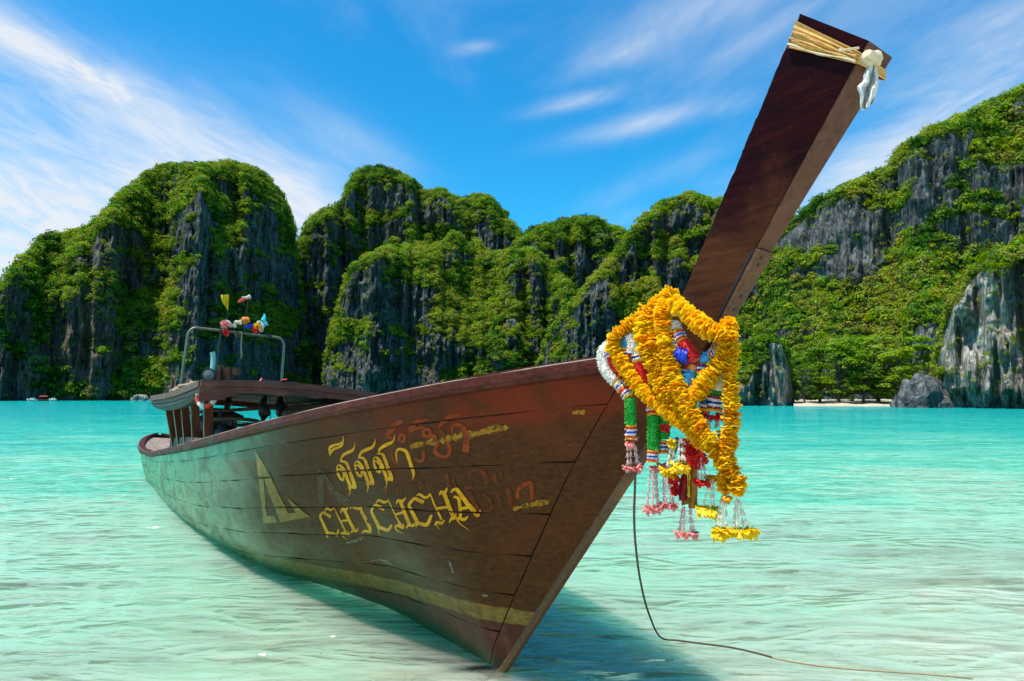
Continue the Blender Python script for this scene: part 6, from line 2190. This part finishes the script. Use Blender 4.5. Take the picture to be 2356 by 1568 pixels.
# dark bags hanging under the roof
for nm, (s, v, z0, z1), lab in (('hanging_bag', (-4.6, 0.16, 1.74, 1.36), 'black bundle hanging under the roof in the middle of the boat'), ('hanging_bag', (-4.6, -0.03, 1.74, 1.50), 'smaller black bundle hanging right of the larger one under the roof')):
    top = W(s, v, z0)
    t = thing(nm, top, lab, 'bag', 'bundles hanging under the cabin roof')
    hgt_ = (z0 - z1)
    mb = MB()
    rs = np.random.RandomState(int(abs(v) * 100))
    prof = [(0.012, 0.0), (0.035, -.10), (0.040, -.28), (0.062, -.42), (0.066, -.58), (0.030, -.70), (0.022, -.78), (0.030, -.88), (0.024, -1.0)]
    Mx = Matrix.Scale(1, 4)
    mb.lathe([(r, z * hgt_) for r, z in prof[::-1]], 9)
    for i, q in enumerate(mb.v):
        q.x += 0.014 * math.sin(q.z * 30 + v * 9)
        q.y += 0.012 * math.cos(q.z * 23)
    mb.build('bundle', M['black'], t, True)
    mb = MB()
    mb.tube([Vector((0.06, 0, 0)), Vector((0.075, 0.01, -hgt_ * .6)), Vector((0.07, 0.0, -hgt_ * 1.0))], 0.005, 5)
    mb.build('string', M['black'], t)

# flags, streamers and spirals on the hoop
def hp(v, z):
    return W(HS + 0.03, v, z)


def hoop_pt(x, y, d=0.0):
    """crop scale 7.84 from (540, 730)"""
    X, Y = (540 + x / 7.84) / 1.1002, (730 + y / 7.84) / 1.1002
    q = BMI @ W(HS + 0.05, 0.3, 2.6)
    dd = ray(X, Y)
    o_ = BMI @ Vector((0, 0, EYE))
    dl = BMI.to_3x3() @ dd
    t_ = (HS + 0.04 + d - o_.x) / dl.x
    return BM @ (o_ + dl * t_)


fb = hoop_pt(150, 1560)
flag = thing('flag', fb, 'yellow flag on a thin black pole tied to the steel hoop', 'flag')
mb = MB(fb)
mb.tube([hoop_pt(75, 1560), hoop_pt(110, 1150), hoop_pt(165, 800)], 0.013, 7)
mb.tube([hoop_pt(165, 800), hoop_pt(280, 560), hoop_pt(290, 430)], 0.006, 6)
mb.build('pole', M['black'], flag)
grid = []
for i in range(9):
    u = i / 8
    row = []
    for j in range(7):
        v = j / 6
        xl = 155 + (85 * u ** 3)
        xr = 312 - 22 * u
        yb = 130 + (230 + 100 * v ** 1.5) * u
        row.append(hoop_pt(xl + (xr - xl) * v, yb + 6 * math.sin(v * 6), 0.03 * math.sin(v * 5 + u * 3)) - fb)
    grid.append(row)
mb = MB()
mb.sheet(grid, 0.002)
mb.build('cloth', M['flag_yellow'], flag, True)
mb = MB()
for k in range(4):
    a = hoop_pt(235 + 3 * k, 185 + 38 * k, .045) - fb
    b = hoop_pt(250 - 4 * (k % 2), 205 + 38 * k, .045) - fb
    mb.bar(a, b, 0.006, 0.003)
mb.build('writing', M['rust_wood'], flag)
sb_ = hoop_pt(640, 700)
st = thing('pennant', sb_, 'small red and white streamer on a thin stick above the steel hoop', 'streamer')
mb = MB(sb_)
mb.tube([hoop_pt(615, 850), hoop_pt(640, 560), hoop_pt(690, 240)], 0.006, 6)
mb.build('stick', M['rust_wood'], st)
for nm, mat_, q, r_ in (('red_cloth', 'red_plastic', [(490, 280), (560, 245), (640, 205)], [.012, .026, .02]), ('white_cloth_strip', 'white_cloth', [(560, 180), (650, 190), (720, 160), (745, 200)], [.006, .018, .026, .012]), ('pink_cloth', 'pink_flower', [(640, 215), (700, 190), (735, 210)], [.012, .022, .008])):
    mb = MB(sb_)
    mb.tube([hoop_pt(*k) for k in q], r_, 7)
    mb.build(nm, M[mat_], st, True)


def spiral(label, path, mat, rad, turns, tr, name='spiral_streamer'):
    a, b = [hoop_pt(*q) for q in path]
    d = b - a
    x = d.normalized().orthogonal().normalized()
    y = d.normalized().cross(x)
    n = int(turns * 12)
    pts = [a + d * (i / n) + (x * math.cos(i / 12 * 6.283) + y * math.sin(i / 12 * 6.283)) * rad for i in range(n + 1)]
    mb = MB(a)
    mb.tube(pts, tr, 7)
    o = mb.build(name, M[mat], None, True)
    o.location = a
    return tag(o, label, 'ornament', 'plastic ornaments tied on the steel hoop')


spiral('cream twisted streamer tied along the steel hoop', ((340, 770), (560, 650)), 'white_bud', 0.026, 2.0, 0.022)
spiral('blue twisted streamer tied right of the orange ornament', ((640, 780), (820, 735)), 'bead_blue', 0.012, 2.0, 0.026)
spiral('salmon curled ornament above the left end of the cream streamer', ((280, 720), (330, 690)), 'pink_bud', 0.045, 1.0, 0.025, 'curled_ornament')
spiral('orange curled ornament at the middle of the steel hoop', ((600, 650), (680, 645)), 'bead_orange', 0.035, 1.5, 0.028, 'curled_ornament')
spiral('pale curled ornament at the right end under the cyan cloth', ((940, 790), (980, 800)), 'pink_bud', 0.038, 1.2, 0.026, 'curled_ornament')
for lab, (x, y), mat_, sc in (('pink flower ornament at the left of the hoop', (225, 720), 'pink_flower', 2.2), ('magenta flower ornament hanging under the hoop tube', (255, 880), 'red_flower', 2.0), ('yellow flower ornament left of the cyan cloth', (870, 760), 'yellow_flower', 2.0), ('red flower ornament below the yellow one on the hoop', (840, 820), 'red_flower', 1.8), ('white flower ornament just under the cyan cloth', (910, 700), 'white_bud', 1.5)):
    mbx = petal_disc(int(x), 11, 9, 0.026, 0.03, 0.0105, 0.006)
    o = link('flower_ornament', mbx, M[mat_])
    o.matrix_world = Matrix.LocRotScale(hoop_pt(x, y, .05), (-ray(560, 740)).to_track_quat('Z', 'Y'), (sc, sc, sc))
    tag(o, lab, 'ornament', 'plastic ornaments tied on the steel hoop')
cb = hoop_pt(1010, 740)
grid = []
for i in range(8):
    u = i / 7
    row = []
    for j in range(13):
        an = j / 12 * 2 * math.pi
        w = 0.006 + 0.062 * u * (1 - 0.25 * u)
        c = hoop_pt(1005 + 12 * math.sin(u * 9), 505 + 235 * u) - cb
        w *= 1 + 0.22 * math.sin(u * 20 + j)
        row.append(c + Vector((math.cos(an) * w, math.sin(an) * w * .7, 0.008 * math.sin(an * 2 + u * 8))))
    grid.append(row)
mb = MB()
mb.sheet(grid)
o = mb.build('cyan_cloth', M['cyan_cloth'], None, True)
o.location = cb
tag(o, 'cyan cloth cone tied at the right end of the hoop ornaments', 'cloth')
tb_ = hoop_pt(560, 900)
t = thing('hanging_tassel', tb_, 'tan cord with a green tip hanging from the middle of the steel hoop', 'cord')
mb = MB(tb_)
mb.tube([hoop_pt(565, 870), hoop_pt(555, 1090), hoop_pt(548, 1200), hoop_pt(565, 1330)], [.010, .011, .012, .014], 6)
mb.build('cord', M['tan_rope'], t)
mb = MB(tb_)
mb.tube([hoop_pt(560, 1330), hoop_pt(548, 1400)], [.016, .010], 6)
mb.build('tip', M['leaf_green'], t)

# drifting bits of weed in the shallows
rs = np.random.RandomState(12)
mb = MB()
for k in range(150):
    X = rs.uniform(20, 2340)
    Y = rs.uniform(1380, 1566) if k % 3 else rs.uniform(1250, 1566)
    c = at_z(X, Y, 0.016)
    a = rs.uniform(0, 6.28)
    L_ = rs.uniform(0.004, 0.015)
    d = Vector((math.cos(a), math.sin(a), 0)) * L_
    s = Vector((-d.y, d.x, 0)) * rs.uniform(.12, .35)
    mb.add([c - d, c + s, c + d + Vector((0, 0, .002)), c - s], [(0, 1, 2, 3)])
o = mb.build('weed_bits', simple('brown_weed', (0.055, 0.04, 0.018), 0.8))
tag(o, 'scattered brown bits of weed drifting in the shallows', None, None, 'stuff')

# crisp edges on the smooth-shaded joinery
for me in bpy.data.meshes:
    if len(me.polygons) and me.polygons[0].use_smooth and len(me.vertices) < 4000:
        me.set_sharp_from_angle(angle=math.radians(38))
